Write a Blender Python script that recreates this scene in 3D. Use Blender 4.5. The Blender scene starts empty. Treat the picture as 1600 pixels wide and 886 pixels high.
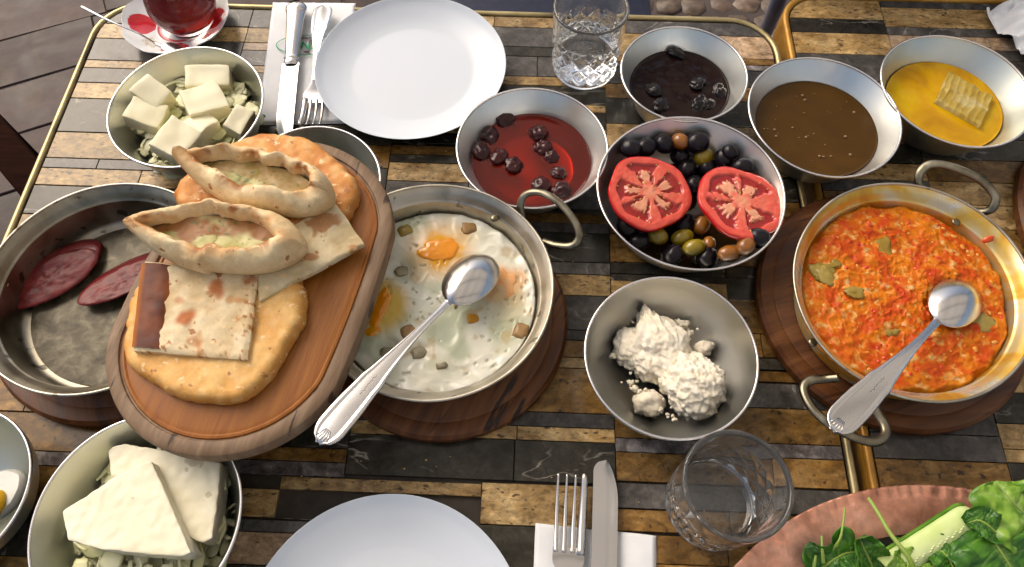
import bpy, bmesh, math, random
import numpy as np
from mathutils import Vector, Matrix, noise, Euler
R = math.radians
rnd = random.Random(7)
S = bpy.context.scene
C = S.collection

# ------------------------------------------------------------------ camera
CAM_H, FOC, PITCH = 0.62, 1100.0, R(63.07)          # table top is z = 0
cam_d = bpy.data.cameras.new('camera'); cam = bpy.data.objects.new('camera', cam_d); C.objects.link(cam)
cam.location = (0, 0, CAM_H); cam.rotation_euler = (math.pi/2 - PITCH, 0, 0)
cam_d.sensor_width = 36; cam_d.lens = 36*FOC/1600; cam_d.clip_start = 0.02; cam_d.clip_end = 200
S.camera = cam
# ------------------------------------------------------------------ daylight
SUN_EL, SUN_AZ = R(42), R(-42)                       # azimuth from +Y (away from the viewer) to the left
W = bpy.data.worlds.new('World'); S.world = W; W.use_nodes = True
nt = W.node_tree; bg = nt.nodes['Background']
sky = nt.nodes.new('ShaderNodeTexSky'); sky.sky_type = 'NISHITA'; sky.sun_disc = False
sky.sun_elevation = SUN_EL; sky.sun_rotation = SUN_AZ; sky.air_density = 1.0; sky.dust_density = 6.0; sky.ozone_density = .4
nt.links.new(sky.outputs[0], bg.inputs[0]); bg.inputs[1].default_value = 0.14
sl = bpy.data.lights.new('sun', 'SUN'); sun = bpy.data.objects.new('sun', sl); C.objects.link(sun)
sl.energy = 1.15; sl.angle = R(50); sl.color = (1, .95, .89)
sdir = Vector((math.sin(SUN_AZ)*math.cos(SUN_EL), math.cos(SUN_AZ)*math.cos(SUN_EL), math.sin(SUN_EL)))
sun.rotation_euler = (-sdir).to_track_quat('-Z', 'Y').to_euler(); sun.location = sdir*4
S.view_settings.view_transform = 'Standard'; S.view_settings.look = 'None'
S.view_settings.exposure = 0.32; S.view_settings.gamma = 1.0
S.render.engine = 'CYCLES'
cy = S.cycles; cy.use_denoising = True; cy.max_bounces = 14; cy.transmission_bounces = 12; cy.glossy_bounces = 5
cy.transparent_max_bounces = 12; cy.caustics_refractive = True; cy.caustics_reflective = False; cy.blur_glossy = 0.6
cy.sample_clamp_indirect = 6

# ------------------------------------------------------------------ helpers
sp_, cp_ = math.sin(PITCH), math.cos(PITCH)
def P(px, py, z=0.0):
    """the point at height z that the photograph shows at pixel px, py"""
    u, v = (px-800)/FOC, (py-443)/FOC
    d = Vector((u, cp_-v*sp_, -sp_-v*cp_)); t = (CAM_H-z)/-d.z
    return Vector((d.x*t, d.y*t, z))
def nz(p, s=1.0, o=0.0): return noise.noise(Vector((p[0]*s+o, p[1]*s-o*.7, p[2]*s+o*1.3)))
def fbm(p, s=1.0, o=0.0, n=4):
    a, f, t = 1.0, s, 0.0
    for _ in range(n):
        t += a*nz(p, f, o); a *= .5; f *= 2.1; o += 3.7
    return t
def mesh(name, v, f, smooth=True, attrs=None, sharp=0):
    me = bpy.data.meshes.new(name); me.from_pydata([tuple(p) for p in v], [], f); me.update()
    if smooth:
        me.polygons.foreach_set('use_smooth', [True]*len(me.polygons))
        if sharp: me.set_sharp_from_angle(angle=R(sharp))
    for k, vals in (attrs or {}).items():
        if len(vals) and hasattr(vals[0], '__len__'):
            a = me.attributes.new(k, 'FLOAT_COLOR', 'POINT')
            a.data.foreach_set('color', [c for q in vals for c in (*vivid(q, 1.10), 1.0)])
        else:
            a = me.attributes.new(k, 'FLOAT', 'POINT'); a.data.foreach_set('value', list(vals))
    return me
def link(name, me, mat, parent=None, loc=(0, 0, 0), rot=(0, 0, 0)):
    o = bpy.data.objects.new(name, me); C.objects.link(o)
    if mat is not None and not me.materials: me.materials.append(mat)
    o.location = loc; o.rotation_euler = rot
    if parent is not None: o.parent = parent
    return o
def tag(o, label=None, cat=None, group=None, kind=None):
    if label: o['label'] = label
    if cat: o['category'] = cat
    if group: o['group'] = group
    if kind: o['kind'] = kind
    return o
def thing(name, label, cat, loc=(0, 0, 0), rot=0.0, group=None):
    o = bpy.data.objects.new(name, None); C.objects.link(o); o.location = loc
    o.rotation_euler = rot if hasattr(rot, '__len__') else (0, 0, rot)
    o.empty_display_size = .02
    return tag(o, label, cat, group)
def lathe(prof, seg=72, fn=None):
    """surface of revolution of (r, z) pairs; r == 0 closes with a pole; fn(x, y, z, k, a) may move points"""
    v, f, rows = [], [], []
    for k, (r, z) in enumerate(prof):
        if r < 1e-7:
            rows.append([len(v)]); v.append((0, 0, z)); continue
        row = []
        for i in range(seg):
            a = 2*math.pi*i/seg; p = (r*math.cos(a), r*math.sin(a), z)
            if fn: p = fn(p[0], p[1], p[2], k, a)
            row.append(len(v)); v.append(p)
        rows.append(row)
    for a, b in zip(rows, rows[1:]):
        if len(a) == 1 and len(b) == 1: continue
        for i in range(seg):
            j = (i+1) % seg
            if len(a) == 1: f.append((a[0], b[i], b[j]))
            elif len(b) == 1: f.append((a[i], b[0], a[j]))
            else: f.append((a[i], b[i], b[j], a[j]))
    return v, f
def smoothpath(pts, n=6, closed=False):
    pts = [Vector(p) for p in pts]; out = []; m = len(pts)
    for i in range(m if closed else m-1):
        g = lambda k: pts[k % m] if closed else pts[min(max(k, 0), m-1)]
        p0, p1, p2, p3 = g(i-1), g(i), g(i+1), g(i+2)
        for k in range(n):
            t = k/n
            out.append(.5*((2*p1)+(p2-p0)*t+(2*p0-5*p1+4*p2-p3)*t*t+(3*p1-p0-3*p2+p3)*t**3))
    if not closed: out.append(pts[-1])
    return out
def tube(path, rad, seg=10, closed=False, flat=1.0, taper=None):
    v, f = [], []; n = len(path); up = Vector((0, 0, 1))
    for i, p in enumerate(path):
        a = path[(i-1) % n] if closed or i > 0 else path[0]; b = path[(i+1) % n] if closed or i < n-1 else path[-1]
        t = (b-a).normalized(); s = t.cross(up)
        s = s.normalized() if s.length > 1e-4 else Vector((1, 0, 0))
        w = s.cross(t); rr = rad*(taper(i/(n-1)) if taper else 1)
        for k in range(seg):
            q = 2*math.pi*k/seg; v.append(p + s*math.cos(q)*rr + w*math.sin(q)*rr*flat)
    for i in range(n if closed else n-1):
        for k in range(seg):
            a, b = i*seg, ((i+1) % n)*seg; l = (k+1) % seg
            f.append((a+k, a+l, b+l, b+k))
    if not closed:
        f.append(tuple(range(seg-1, -1, -1))); f.append(tuple((n-1)*seg+k for k in range(seg)))
    return v, f
def join(*vf):
    V, F = [], []
    for v, f in vf:
        o = len(V); V += list(v); F += [tuple(i+o for i in q) for q in f]
    return V, F
def box(x0, x1, y0, y1, z0, z1):
    v = [(x, y, z) for z in (z0, z1) for y in (y0, y1) for x in (x0, x1)]
    return v, [(0, 2, 3, 1), (4, 5, 7, 6), (0, 1, 5, 4), (2, 6, 7, 3), (0, 4, 6, 2), (1, 3, 7, 5)]
def bevelled(vf, off, seg=2, name='m', fn=None, sub=0, smooth=True):
    bm = bmesh.new(); vs = [bm.verts.new(p) for p in vf[0]]
    for q in vf[1]:
        try: bm.faces.new([vs[i] for i in q])
        except ValueError: pass
    bmesh.ops.recalc_face_normals(bm, faces=bm.faces)
    if off: bmesh.ops.bevel(bm, geom=list(bm.edges), offset=off, segments=seg, profile=.6, affect='EDGES', clamp_overlap=True)
    if sub:
        bmesh.ops.triangulate(bm, faces=bm.faces)
        for _ in range(sub): bmesh.ops.subdivide_edges(bm, edges=bm.edges, cuts=1, use_grid_fill=True)
    if fn:
        for q in bm.verts: q.co = fn(q.co)
    me = bpy.data.meshes.new(name); bm.to_mesh(me); bm.free()
    if smooth: me.polygons.foreach_set('use_smooth', [True]*len(me.polygons))
    return me
_ico = {}
def ico(sub=3):
    if sub not in _ico:
        bm = bmesh.new(); bmesh.ops.create_icosphere(bm, subdivisions=sub, radius=1)
        bm.verts.ensure_lookup_table()
        _ico[sub] = ([q.co.copy() for q in bm.verts], [tuple(w.index for w in q.verts) for q in bm.faces]); bm.free()
    return _ico[sub]
def blob(sx, sy, sz, amp=.1, sc=2.0, seed=0.0, sub=3, fn=None):
    v, f = ico(sub); out = []
    for q in v:
        k = 1+amp*fbm(q, sc, seed, 3)
        if fn: k *= fn(q)
        out.append(Vector((q.x*sx*k, q.y*sy*k, q.z*sz*k)))
    return out, f
def outline_px(pts, z, n=8):
    return smoothpath([P(x, y, z) for x, y in pts], n, True)

# ------------------------------------------------------------------ materials
def mat(name, cols, rough=.5, scale=20, detail=4, dist=0.0, metal=0.0, bump=0.0, bscale=None, coat=0.0, coatr=.05, sss=0.0, sssr=(.01, .005, .003),
        trans=0.0, ior=1.45, stretch=(1, 1, 1), rand=True, attr=None, rvar=0.0, spec=.5, aniso=0.0, sheen=0.0, bdist=.001, kind='noise'):
    m = bpy.data.materials.new(name); m.use_nodes = True; t = m.node_tree; N, L = t.nodes, t.links
    b = N['Principled BSDF']
    I = b.inputs
    I['Roughness'].default_value = rough; I['Metallic'].default_value = metal; I['Specular IOR Level'].default_value = spec
    I['Coat Weight'].default_value = coat; I['Coat Roughness'].default_value = coatr; I['IOR'].default_value = ior
    I['Transmission Weight'].default_value = trans; I['Anisotropic'].default_value = aniso
    if sss: I['Subsurface Weight'].default_value = sss; I['Subsurface Radius'].default_value = sssr; I['Subsurface Scale'].default_value = 1.0
    if sheen: I['Sheen Weight'].default_value = sheen
    tc = N.new('ShaderNodeTexCoord'); mp = N.new('ShaderNodeMapping'); mp.inputs['Scale'].default_value = stretch
    vec = tc.outputs['Object']
    if rand:
        oi = N.new('ShaderNodeObjectInfo'); ad = N.new('ShaderNodeVectorMath'); ad.operation = 'MULTIPLY_ADD'
        cb = N.new('ShaderNodeCombineXYZ')
        for i in range(3): L.new(oi.outputs['Random'], cb.inputs[i])
        L.new(cb.outputs[0], ad.inputs[0]); ad.inputs[1].default_value = (37, 91, 53); L.new(vec, ad.inputs[2]); vec = ad.outputs[0]
    L.new(vec, mp.inputs[0])
    tex = N.new('ShaderNodeTexNoise'); tex.inputs['Scale'].default_value = scale; tex.inputs['Detail'].default_value = detail
    tex.inputs['Distortion'].default_value = dist; L.new(mp.outputs[0], tex.inputs['Vector'])
    m['_t'] = 1
    out = None
    if attr:
        at = N.new('ShaderNodeAttribute'); at.attribute_name = attr; out = at.outputs['Color']
        if cols:                                   # the attribute tinted by grain
            rp = N.new('ShaderNodeValToRGB'); ramp(rp, cols); L.new(tex.outputs['Fac'], rp.inputs[0])
            mx = N.new('ShaderNodeMix'); mx.data_type = 'RGBA'; mx.blend_type = 'MULTIPLY'; mx.inputs['Factor'].default_value = 1
            L.new(out, mx.inputs['A']); L.new(rp.outputs[0], mx.inputs['B']); out = mx.outputs['Result']
    elif len(cols) == 1: I['Base Color'].default_value = (*cols[0], 1)
    else:
        rp = N.new('ShaderNodeValToRGB'); ramp(rp, cols, metal); L.new(tex.outputs['Fac'], rp.inputs[0]); out = rp.outputs[0]
    if out is not None: L.new(out, I['Base Color'])
    if rvar:
        mr = N.new('ShaderNodeMapRange'); mr.inputs['From Min'].default_value = .3; mr.inputs['From Max'].default_value = .7
        mr.inputs['To Min'].default_value = max(rough-rvar, .02); mr.inputs['To Max'].default_value = rough+rvar
        L.new(tex.outputs['Fac'], mr.inputs['Value']); L.new(mr.outputs[0], I['Roughness'])
    if bump:
        bt = N.new('ShaderNodeTexNoise'); bt.inputs['Scale'].default_value = bscale or scale*3; bt.inputs['Detail'].default_value = 5
        L.new(mp.outputs[0], bt.inputs['Vector'])
        bp = N.new('ShaderNodeBump'); bp.inputs['Strength'].default_value = bump; bp.inputs['Distance'].default_value = bdist
        L.new(bt.outputs['Fac'], bp.inputs['Height']); L.new(bp.outputs[0], I['Normal'])
    return m
SAT = 1.20
def vivid(c, k=None):
    k = SAT if k is None else k
    l = .3*c[0]+.55*c[1]+.15*c[2]; return tuple(min(max(l+(q-l)*k, .002), .92) for q in c)
def ramp(rp, cols, metal=0):
    e = rp.color_ramp.elements
    while len(e) < len(cols): e.new(.5)
    for k, c in enumerate(cols):
        if len(c) == 2: e[k].position = c[0]; c = c[1]
        else: e[k].position = .3+.4*k/max(len(cols)-1, 1)
        e[k].color = (*(c if metal > .5 else vivid(c)), 1)
def veins(m, col, scale, width, amt=1.0, dist=1.0, stretch=(1, 1, 1)):
    """thin mineral veins (the zero line of a noise) over a stone's colour"""
    t = m.node_tree; N, L = t.nodes, t.links; b = N['Principled BSDF']; src = b.inputs['Base Color'].links[0].from_socket
    mp = [n for n in N if n.type == 'MAPPING'][0]
    m2 = N.new('ShaderNodeMapping'); m2.inputs['Scale'].default_value = stretch; L.new(mp.inputs[0].links[0].from_socket, m2.inputs[0])
    x = N.new('ShaderNodeTexNoise'); x.inputs['Scale'].default_value = scale; x.inputs['Detail'].default_value = 5; x.inputs['Distortion'].default_value = dist
    L.new(m2.outputs[0], x.inputs['Vector'])
    s = N.new('ShaderNodeMath'); s.operation = 'SUBTRACT'; L.new(x.outputs['Fac'], s.inputs[0]); s.inputs[1].default_value = .5
    a = N.new('ShaderNodeMath'); a.operation = 'ABSOLUTE'; L.new(s.outputs[0], a.inputs[0])
    r = N.new('ShaderNodeMapRange'); r.inputs['From Min'].default_value = 0; r.inputs['From Max'].default_value = width
    r.inputs['To Min'].default_value = amt; r.inputs['To Max'].default_value = 0; L.new(a.outputs[0], r.inputs['Value'])
    x2 = N.new('ShaderNodeTexNoise'); x2.inputs['Scale'].default_value = scale*1.7; L.new(m2.outputs[0], x2.inputs['Vector'])
    r2 = N.new('ShaderNodeMapRange'); r2.inputs['From Min'].default_value = .48; r2.inputs['From Max'].default_value = .62; L.new(x2.outputs['Fac'], r2.inputs['Value'])
    mu = N.new('ShaderNodeMath'); mu.operation = 'MULTIPLY'; L.new(r.outputs[0], mu.inputs[0]); L.new(r2.outputs[0], mu.inputs[1])
    mx = N.new('ShaderNodeMix'); mx.data_type = 'RGBA'; L.new(mu.outputs[0], mx.inputs['Factor']); L.new(src, mx.inputs['A'])
    mx.inputs['B'].default_value = (*col, 1); L.new(mx.outputs['Result'], b.inputs['Base Color'])
    return m
def pits(m, col, scale, thr, stretch=(1, 1, 1)):
    """small dark pits of travertine / burnt flecks"""
    t = m.node_tree; N, L = t.nodes, t.links; b = N['Principled BSDF']; src = b.inputs['Base Color'].links[0].from_socket
    mp = [n for n in N if n.type == 'MAPPING'][0]
    m2 = N.new('ShaderNodeMapping'); m2.inputs['Scale'].default_value = stretch; L.new(mp.inputs[0].links[0].from_socket, m2.inputs[0])
    x = N.new('ShaderNodeTexNoise'); x.inputs['Scale'].default_value = scale; x.inputs['Detail'].default_value = 3; L.new(m2.outputs[0], x.inputs['Vector'])
    r = N.new('ShaderNodeMapRange'); r.inputs['From Min'].default_value = thr; r.inputs['From Max'].default_value = thr+.05; L.new(x.outputs['Fac'], r.inputs['Value'])
    mx = N.new('ShaderNodeMix'); mx.data_type = 'RGBA'; L.new(r.outputs[0], mx.inputs['Factor']); L.new(src, mx.inputs['A'])
    mx.inputs['B'].default_value = (*col, 1); L.new(mx.outputs['Result'], b.inputs['Base Color'])
    return m

def grain(m, scale, lo, hi, contrast=.5, stretch=(1, 1, 1)):
    t = m.node_tree; N, L = t.nodes, t.links; b = N['Principled BSDF']; src = b.inputs['Base Color'].links[0].from_socket
    mp = [n for n in N if n.type == 'MAPPING'][0]
    m2 = N.new('ShaderNodeMapping'); m2.inputs['Scale'].default_value = stretch; L.new(mp.inputs[0].links[0].from_socket, m2.inputs[0])
    x = N.new('ShaderNodeTexNoise'); x.inputs['Scale'].default_value = scale; x.inputs['Detail'].default_value = 8; x.inputs['Roughness'].default_value = .72; x.inputs['Distortion'].default_value = .6
    L.new(m2.outputs[0], x.inputs['Vector'])
    r = N.new('ShaderNodeMapRange'); r.inputs['From Min'].default_value = .5-contrast/4; r.inputs['From Max'].default_value = .5+contrast/4
    r.inputs['To Min'].default_value = lo; r.inputs['To Max'].default_value = hi; L.new(x.outputs['Fac'], r.inputs['Value'])
    mx = N.new('ShaderNodeMix'); mx.data_type = 'RGBA'; mx.blend_type = 'MULTIPLY'; mx.inputs['Factor'].default_value = 1
    L.new(src, mx.inputs['A']); L.new(r.outputs[0], mx.inputs['B']); L.new(mx.outputs['Result'], b.inputs['Base Color']); return m
def tonal(m, lo, hi):
    """each stone its own tone"""
    t = m.node_tree; N, L = t.nodes, t.links; b = N['Principled BSDF']; src = b.inputs['Base Color'].links[0].from_socket
    oi = N.new('ShaderNodeObjectInfo'); w = N.new('ShaderNodeTexWhiteNoise'); w.noise_dimensions = '1D'; L.new(oi.outputs['Random'], w.inputs['W'])
    r = N.new('ShaderNodeMapRange'); r.inputs['To Min'].default_value = lo; r.inputs['To Max'].default_value = hi; L.new(w.outputs['Value'], r.inputs['Value'])
    mx = N.new('ShaderNodeMix'); mx.data_type = 'RGBA'; mx.blend_type = 'MULTIPLY'; mx.inputs['Factor'].default_value = 1
    L.new(src, mx.inputs['A']); L.new(r.outputs[0], mx.inputs['B']); L.new(mx.outputs['Result'], b.inputs['Base Color']); return m
ST = {}
ST['K'] = veins(mat('black_marble', [(.020, .018, .014), (.046, .042, .033)], .22, 30, 5, 1, bump=.05, rvar=.06, spec=.32), (.30, .28, .23), 15, .016, 1.0, .7, (.6, 1.4, 1))
ST['G'] = veins(mat('grey_marble', [(.050, .046, .042), (.105, .097, .088)], .24, 26, 6, 1.5, bump=.05, rvar=.06, spec=.32), (.26, .25, .23), 12, .012, .7, .8)
ST['M'] = mat('mottled_grey_marble', [(.3, (.05, .042, .04)), (.5, (.13, .115, .11)), (.68, (.26, .24, .23))], .24, 55, 6, 1.2, bump=.05, rvar=.06, spec=.32)
ST['T'] = pits(veins(mat('travertine', [(.26, (.21, .13, .055)), (.5, (.37, .255, .130)), (.7, (.49, .37, .21))], .32, 34, 7, 1.6, bump=.12, rvar=.07, stretch=(.7, 1.3, 1), spec=.35), (.16, .09, .035), 30, .02, .6, 1.5), (.09, .05, .022), 190, .62, (.6, 1.4, 1))
ST['B'] = pits(veins(mat('brown_travertine', [(.26, (.11, .058, .020)), (.5, (.20, .115, .044)), (.7, (.30, .19, .085))], .28, 30, 7, 1.8, bump=.1, rvar=.07, stretch=(.7, 1.2, 1), spec=.35), (.09, .045, .016), 25, .02, .6, 1.5), (.05, .026, .012), 180, .63)
ST['L'] = pits(mat('pale_travertine', [(.26, (.27, .185, .115)), (.5, (.38, .275, .185)), (.7, (.47, .36, .26))], .30, 40, 7, 1.2, bump=.1, rvar=.07, stretch=(.7, 1.2, 1), spec=.35), (.14, .08, .045), 130, .66, (.5, 1.6, 1))
for k, sc_ in (('T', 150), ('B', 130), ('L', 170)): grain(ST[k], sc_, .50, 1.42, .62, (.75, 1.3, 1)); grain(ST[k], 30, .62, 1.32, .7)
for k, sc_ in (('K', 130), ('G', 120), ('M', 150)): grain(ST[k], sc_, .55, 1.5, .75); grain(ST[k], 26, .65, 1.4, .7)
for k in ST: tonal(ST[k], .72, 1.22)
M_grout = mat('grout', [(.02, .016, .012), (.05, .04, .03)], .7, 60)
M_brass = mat('tarnished_brass', [(.28, (.20, .16, .10)), (.5, (.46, .32, .13)), (.7, (.62, .46, .20))], .32, 25, 4, metal=.85, bump=.08, bscale=200, rvar=.1)
M_brass_pale = mat('worn_brass', [(.28, (.20, .165, .10)), (.5, (.42, .34, .17)), (.7, (.56, .47, .26))], .42, 18, 4, metal=.8, bump=.1, bscale=150, rvar=.1)
M_beadwood = mat('varnished_edge_band', [(.28, (.24, .12, .035)), (.5, (.42, .23, .07)), (.72, (.54, .32, .11))], .35, 18, 5, 1, metal=.25, bump=.08, bscale=90)
M_iron = mat('black_iron', [(.015, .014, .013), (.03, .028, .026)], .45, 40, metal=.3, bump=.2)
M_steel = mat('brushed_bowl_steel', [(.74, .735, .68), (.84, .83, .78)], .34, 18, 3, metal=1, rvar=.06, bump=.03, bscale=260, stretch=(1, 1, 1))
M_steel_dull = mat('dull_bowl_steel', [(.62, .63, .55), (.74, .75, .67)], .38, 14, 3, metal=1, rvar=.08, bump=.04, bscale=240)
M_rim = mat('polished_rim', [(.70, .67, .64), (.80, .77, .74)], .22, 30, metal=1)
M_tin = pits(mat('worn_tinned_copper', [(.28, (.34, .31, .24)), (.5, (.50, .455, .37)), (.72, (.64, .59, .50))], .42, 22, 6, 1, metal=1, rvar=.1, bump=.12, bscale=90), (.22, .19, .14), 60, .64)
M_tin_dark = pits(mat('darkened_tin', [(.28, (.17, .15, .105)), (.5, (.29, .26, .195)), (.72, (.43, .395, .32))], .42, 24, 6, 1, metal=1, rvar=.1, bump=.12, bscale=90), (.10, .09, .07), 60, .64)
M_tin_stain = mat('tin_stained_by_sauce', [(.36, (.62, .60, .52)), (.46, (.68, .54, .24)), (.56, (.66, .40, .06)), (.72, (.52, .20, .02))], .33, 22, 5, .8, metal=.6, rvar=.1, bump=.12, bscale=90)
M_handle = mat('dull_brass_handle', [(.28, (.10, .085, .055)), (.5, (.23, .20, .14)), (.72, (.44, .40, .30))], .34, 45, 5, metal=1, rvar=.12, bump=.12, bscale=150)
M_cutlery = mat('cutlery_steel', [(.58, .56, .54), (.66, .64, .62)], .22, 12, metal=1, rvar=.03)
M_engrave = mat('engraved_line', [(.10, .09, .08)], .5, metal=.6)
M_porc = mat('white_porcelain', [(.60, .635, .68), (.63, .665, .71)], .24, 8, spec=.4)
M_glass = mat('clear_glass', [(.98, .99, .985)], 0.0, trans=.975, ior=1.47, rand=False)
M_water = mat('water', [(.98, .99, .99)], 0.0, trans=1, ior=1.33, rand=False)
M_paper = mat('white_paper', [(.74, .75, .77), (.80, .81, .82)], .85, 60, bump=.12, bscale=350)
M_wood_board = pits(mat('board_wood', [(.2, (.175, .060, .018)), (.5, (.245, .094, .027)), (.8, (.31, .132, .042))], .46, 14, 8, .6, bump=.25, bscale=90, stretch=(1, 14, 1), rvar=.08), (.10, .035, .014), 26, .70, (1, 14, 1))
M_wood_worn = pits(mat('board_worn_rim_wood', [(.2, (.12, .075, .045)), (.5, (.185, .122, .077)), (.8, (.26, .185, .125))], .6, 22, 8, .8, bump=.35, bscale=70, stretch=(1, 7, 1)), (.05, .028, .015), 22, .62, (1, 6, 1))
M_wood_triv = pits(mat('trivet_wood', [(.28, (.045, .016, .007)), (.5, (.105, .040, .016)), (.72, (.17, .075, .033))], .5, 12, 7, 1.0, bump=.2, bscale=60, stretch=(1, 8, 1), rvar=.08), (.02, .008, .004), 12, .64, (1, 8, 1))
M_wood_dark = mat('dark_chair_wood', [(.010, .004, .003), (.022, .009, .006)], .9, 9, 5, 1, stretch=(1, 8, 1), bump=.1, spec=.03)
M_copper = pits(mat('hammered_copper', [(.28, (.52, .22, .14)), (.5, (.72, .35, .235)), (.72, (.80, .45, .33))], .42, 26, 6, .8, metal=.55, rvar=.08, bump=.3, bscale=60), (.30, .17, .10), 34, .66)
grain(M_copper, 60, .72, 1.2, .7); grain(M_copper, 14, .78, 1.15, .6)
M_tray_in = mat('tarnished_tray_side', [(.03, .026, .018), (.10, .085, .055)], .45, 20, metal=.6)

STEEL_LIST = [M_steel, M_steel_dull]

# ------------------------------------------------------------------ floor
FZ = -0.75
M_floor = mat('floor_bed', [(.045, .034, .030), (.08, .062, .055)], .8, 12)
M_paver = pits(veins(mat('floor_stone', [(.26, (.020, .011, .009)), (.5, (.044, .027, .023)), (.72, (.075, .051, .045))], .55, 7, 7, 1.2, bump=.35, bscale=25, rvar=.1, bdist=.004, spec=.3), (.075, .040, .02), 4, .05, .6), (.05, .035, .025), 9, .66)
grain(M_paver, 22, .6, 1.4, .8); tonal(M_paver, .75, 1.25)
M_pebble = mat('floor_pebble_stone', [(.26, (.05, .032, .022)), (.5, (.105, .072, .05)), (.74, (.20, .15, .11))], .45, 16, 6, 1.0, bump=.4, bscale=40, bdist=.004)
v, f = box(-9, 9, -6, 12, FZ-.1, FZ-.004)
floor = tag(link('floor', mesh('floor', v, f, False), M_floor), 'worn stone paved floor under and beyond the tables', None, None, 'structure')
grain(M_pebble, 30, .55, 1.45, .8); tonal(M_pebble, .7, 1.4)
def poly_prism(pts, z0, z1, off=.0005):
    """low stone piece: a convex outline with a small bevel round its top face"""
    n = len(pts); ins = []
    for i in range(n):
        a, b, c = Vector(pts[i-1]), Vector(pts[i]), Vector(pts[(i+1) % n])
        d1, d2 = (a-b).normalized(), (c-b).normalized(); m = d1+d2
        if m.length < 1e-3: m = Vector((-(d2.y), d2.x)); k = off
        else:
            s = abs(d1.cross(d2))/max(m.length, 1e-6); k = min(off/max(s, .25), off*3); m = m.normalized()
        ins.append(b+m*k)
    v = [(p[0], p[1], z0) for p in pts]+[(p[0], p[1], z1-off) for p in pts]+[(p[0], p[1], z1) for p in ins]
    f = [tuple(2*n+i for i in range(n))]
    for i in range(n):
        j = (i+1) % n; f += [(i, j, n+j, n+i), (n+i, n+j, 2*n+j, 2*n+i)]
    return v, f
def clip(poly, q, nrm):
    """the part of a convex polygon on the side of line (q, nrm) that nrm points away from"""
    out = []
    for i in range(len(poly)):
        a, b = poly[i], poly[(i+1) % len(poly)]; da, db = (a-q).dot(nrm), (b-q).dot(nrm)
        if da <= 0: out.append(a)
        if (da < 0 < db) or (db < 0 < da): out.append(a+(b-a)*(da/(da-db)))
    return out
# pavers on the left run at an angle to the table
ang = R(24); ca, sa = math.cos(ang), math.sin(ang); row_h = .17
for i in range(-3, 17):
    x = -1.5+(.11 if i % 2 else 0)+rnd.uniform(-.04, .04)
    while x < 1.2:
        w = rnd.choice((.22, .26, .32, .36)); h = row_h
        cx, cyy = x+w/2, i*row_h
        wx, wy = -.9+cx*ca-cyy*sa, 1.15+cx*sa+cyy*ca
        if -2.3 < wx < -.10 and .55 < wy < 2.3:
            g = .0022
            pts = [Vector((sx*(w/2-g)+rnd.uniform(-.004, .004), sy*(h/2-g)+rnd.uniform(-.004, .004))) for sx, sy in ((-1, -1), (1, -1), (1, 1), (-1, 1))]
            v, f = poly_prism(pts, -.03, rnd.uniform(-.0015, .0015), .0025)
            link('paver', mesh('paver', v, f, False), M_paver, floor, (wx, wy, FZ), (rnd.uniform(-.008, .008), rnd.uniform(-.008, .008), ang))
        x += w
# rough cobbles beyond the tables, right of the chair
for gy in range(13):
    for gx in range(20):
        x, y = -.04+gx*.072+(.036 if gy % 2 else 0), 1.22+gy*.066
        n = rnd.choice((5, 6, 6, 7)); a0 = rnd.uniform(0, 6)
        pts = [Vector((math.cos(a0+2*math.pi*k/n)*.046*rnd.uniform(.85, 1), math.sin(a0+2*math.pi*k/n)*.042*rnd.uniform(.85, 1))) for k in range(n)]
        v, f = poly_prism(pts, -.03, rnd.uniform(-.004, .004), .006)
        link('cobble', mesh('cobble', v, f, True), M_pebble, floor, (x+rnd.uniform(-.008, .008), y+rnd.uniform(-.008, .008), FZ), (rnd.uniform(-.06, .06), rnd.uniform(-.06, .06), 0))

# ------------------------------------------------------------------ awning, unseen, added to soften the light and tint reflections, open left and far
M_canvas = mat('added_canopy_canvas', [(.74, .68, .58), (.80, .74, .64)], .9, 4, bump=.1, bscale=300)
v, f = [], []
for i in range(41):
    for j in range(31):
        x, y = -.75+5*i/40, -3.5+6.0*j/30
        v.append((x, y, 1.95+.05*math.sin(x*5.2)+.05*x))
for i in range(40):
    for j in range(30): f.append((i*31+j, i*31+j+1, (i+1)*31+j+1, (i+1)*31+j))
_t = M_canvas.node_tree; _p = _t.nodes['Principled BSDF']; _x = _t.nodes.new('ShaderNodeMixShader'); _l = _t.nodes.new('ShaderNodeBsdfTranslucent')
_l.inputs[0].default_value = (.92, .88, .79, 1); _x.inputs[0].default_value = .52; _o = [n for n in _t.nodes if n.type == 'OUTPUT_MATERIAL'][0]  # translucent share lets the added cloth give soft warm fill from above
_t.links.new(_p.outputs[0], _x.inputs[1]); _t.links.new(_l.outputs[0], _x.inputs[2]); _t.links.new(_x.outputs[0], _o.inputs[0])
added_cover = tag(link('added_canopy', mesh('added_canopy', v, f), M_canvas), None, None, None, 'structure')
for y in (-2.2, -.7, .8, 2.3):
    link('added_canopy_beam', mesh('added_canopy_beam', *box(-.75, 4.2, y-.04, y+.04, 1.80, 1.89), False), M_wood_dark, added_cover)  # added overhead, unseen, for dark bands in the metal reflections
for x, y in ((-.7, 2.45), (4.1, 2.45), (4.1, -3.4), (-.7, -3.4)):
    link('added_canopy_post', mesh('added_canopy_post', *box(x-.05, x+.05, y-.05, y+.05, FZ, 1.80), False), M_wood_dark, added_cover)  # out of view, only carry the added cloth

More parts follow.
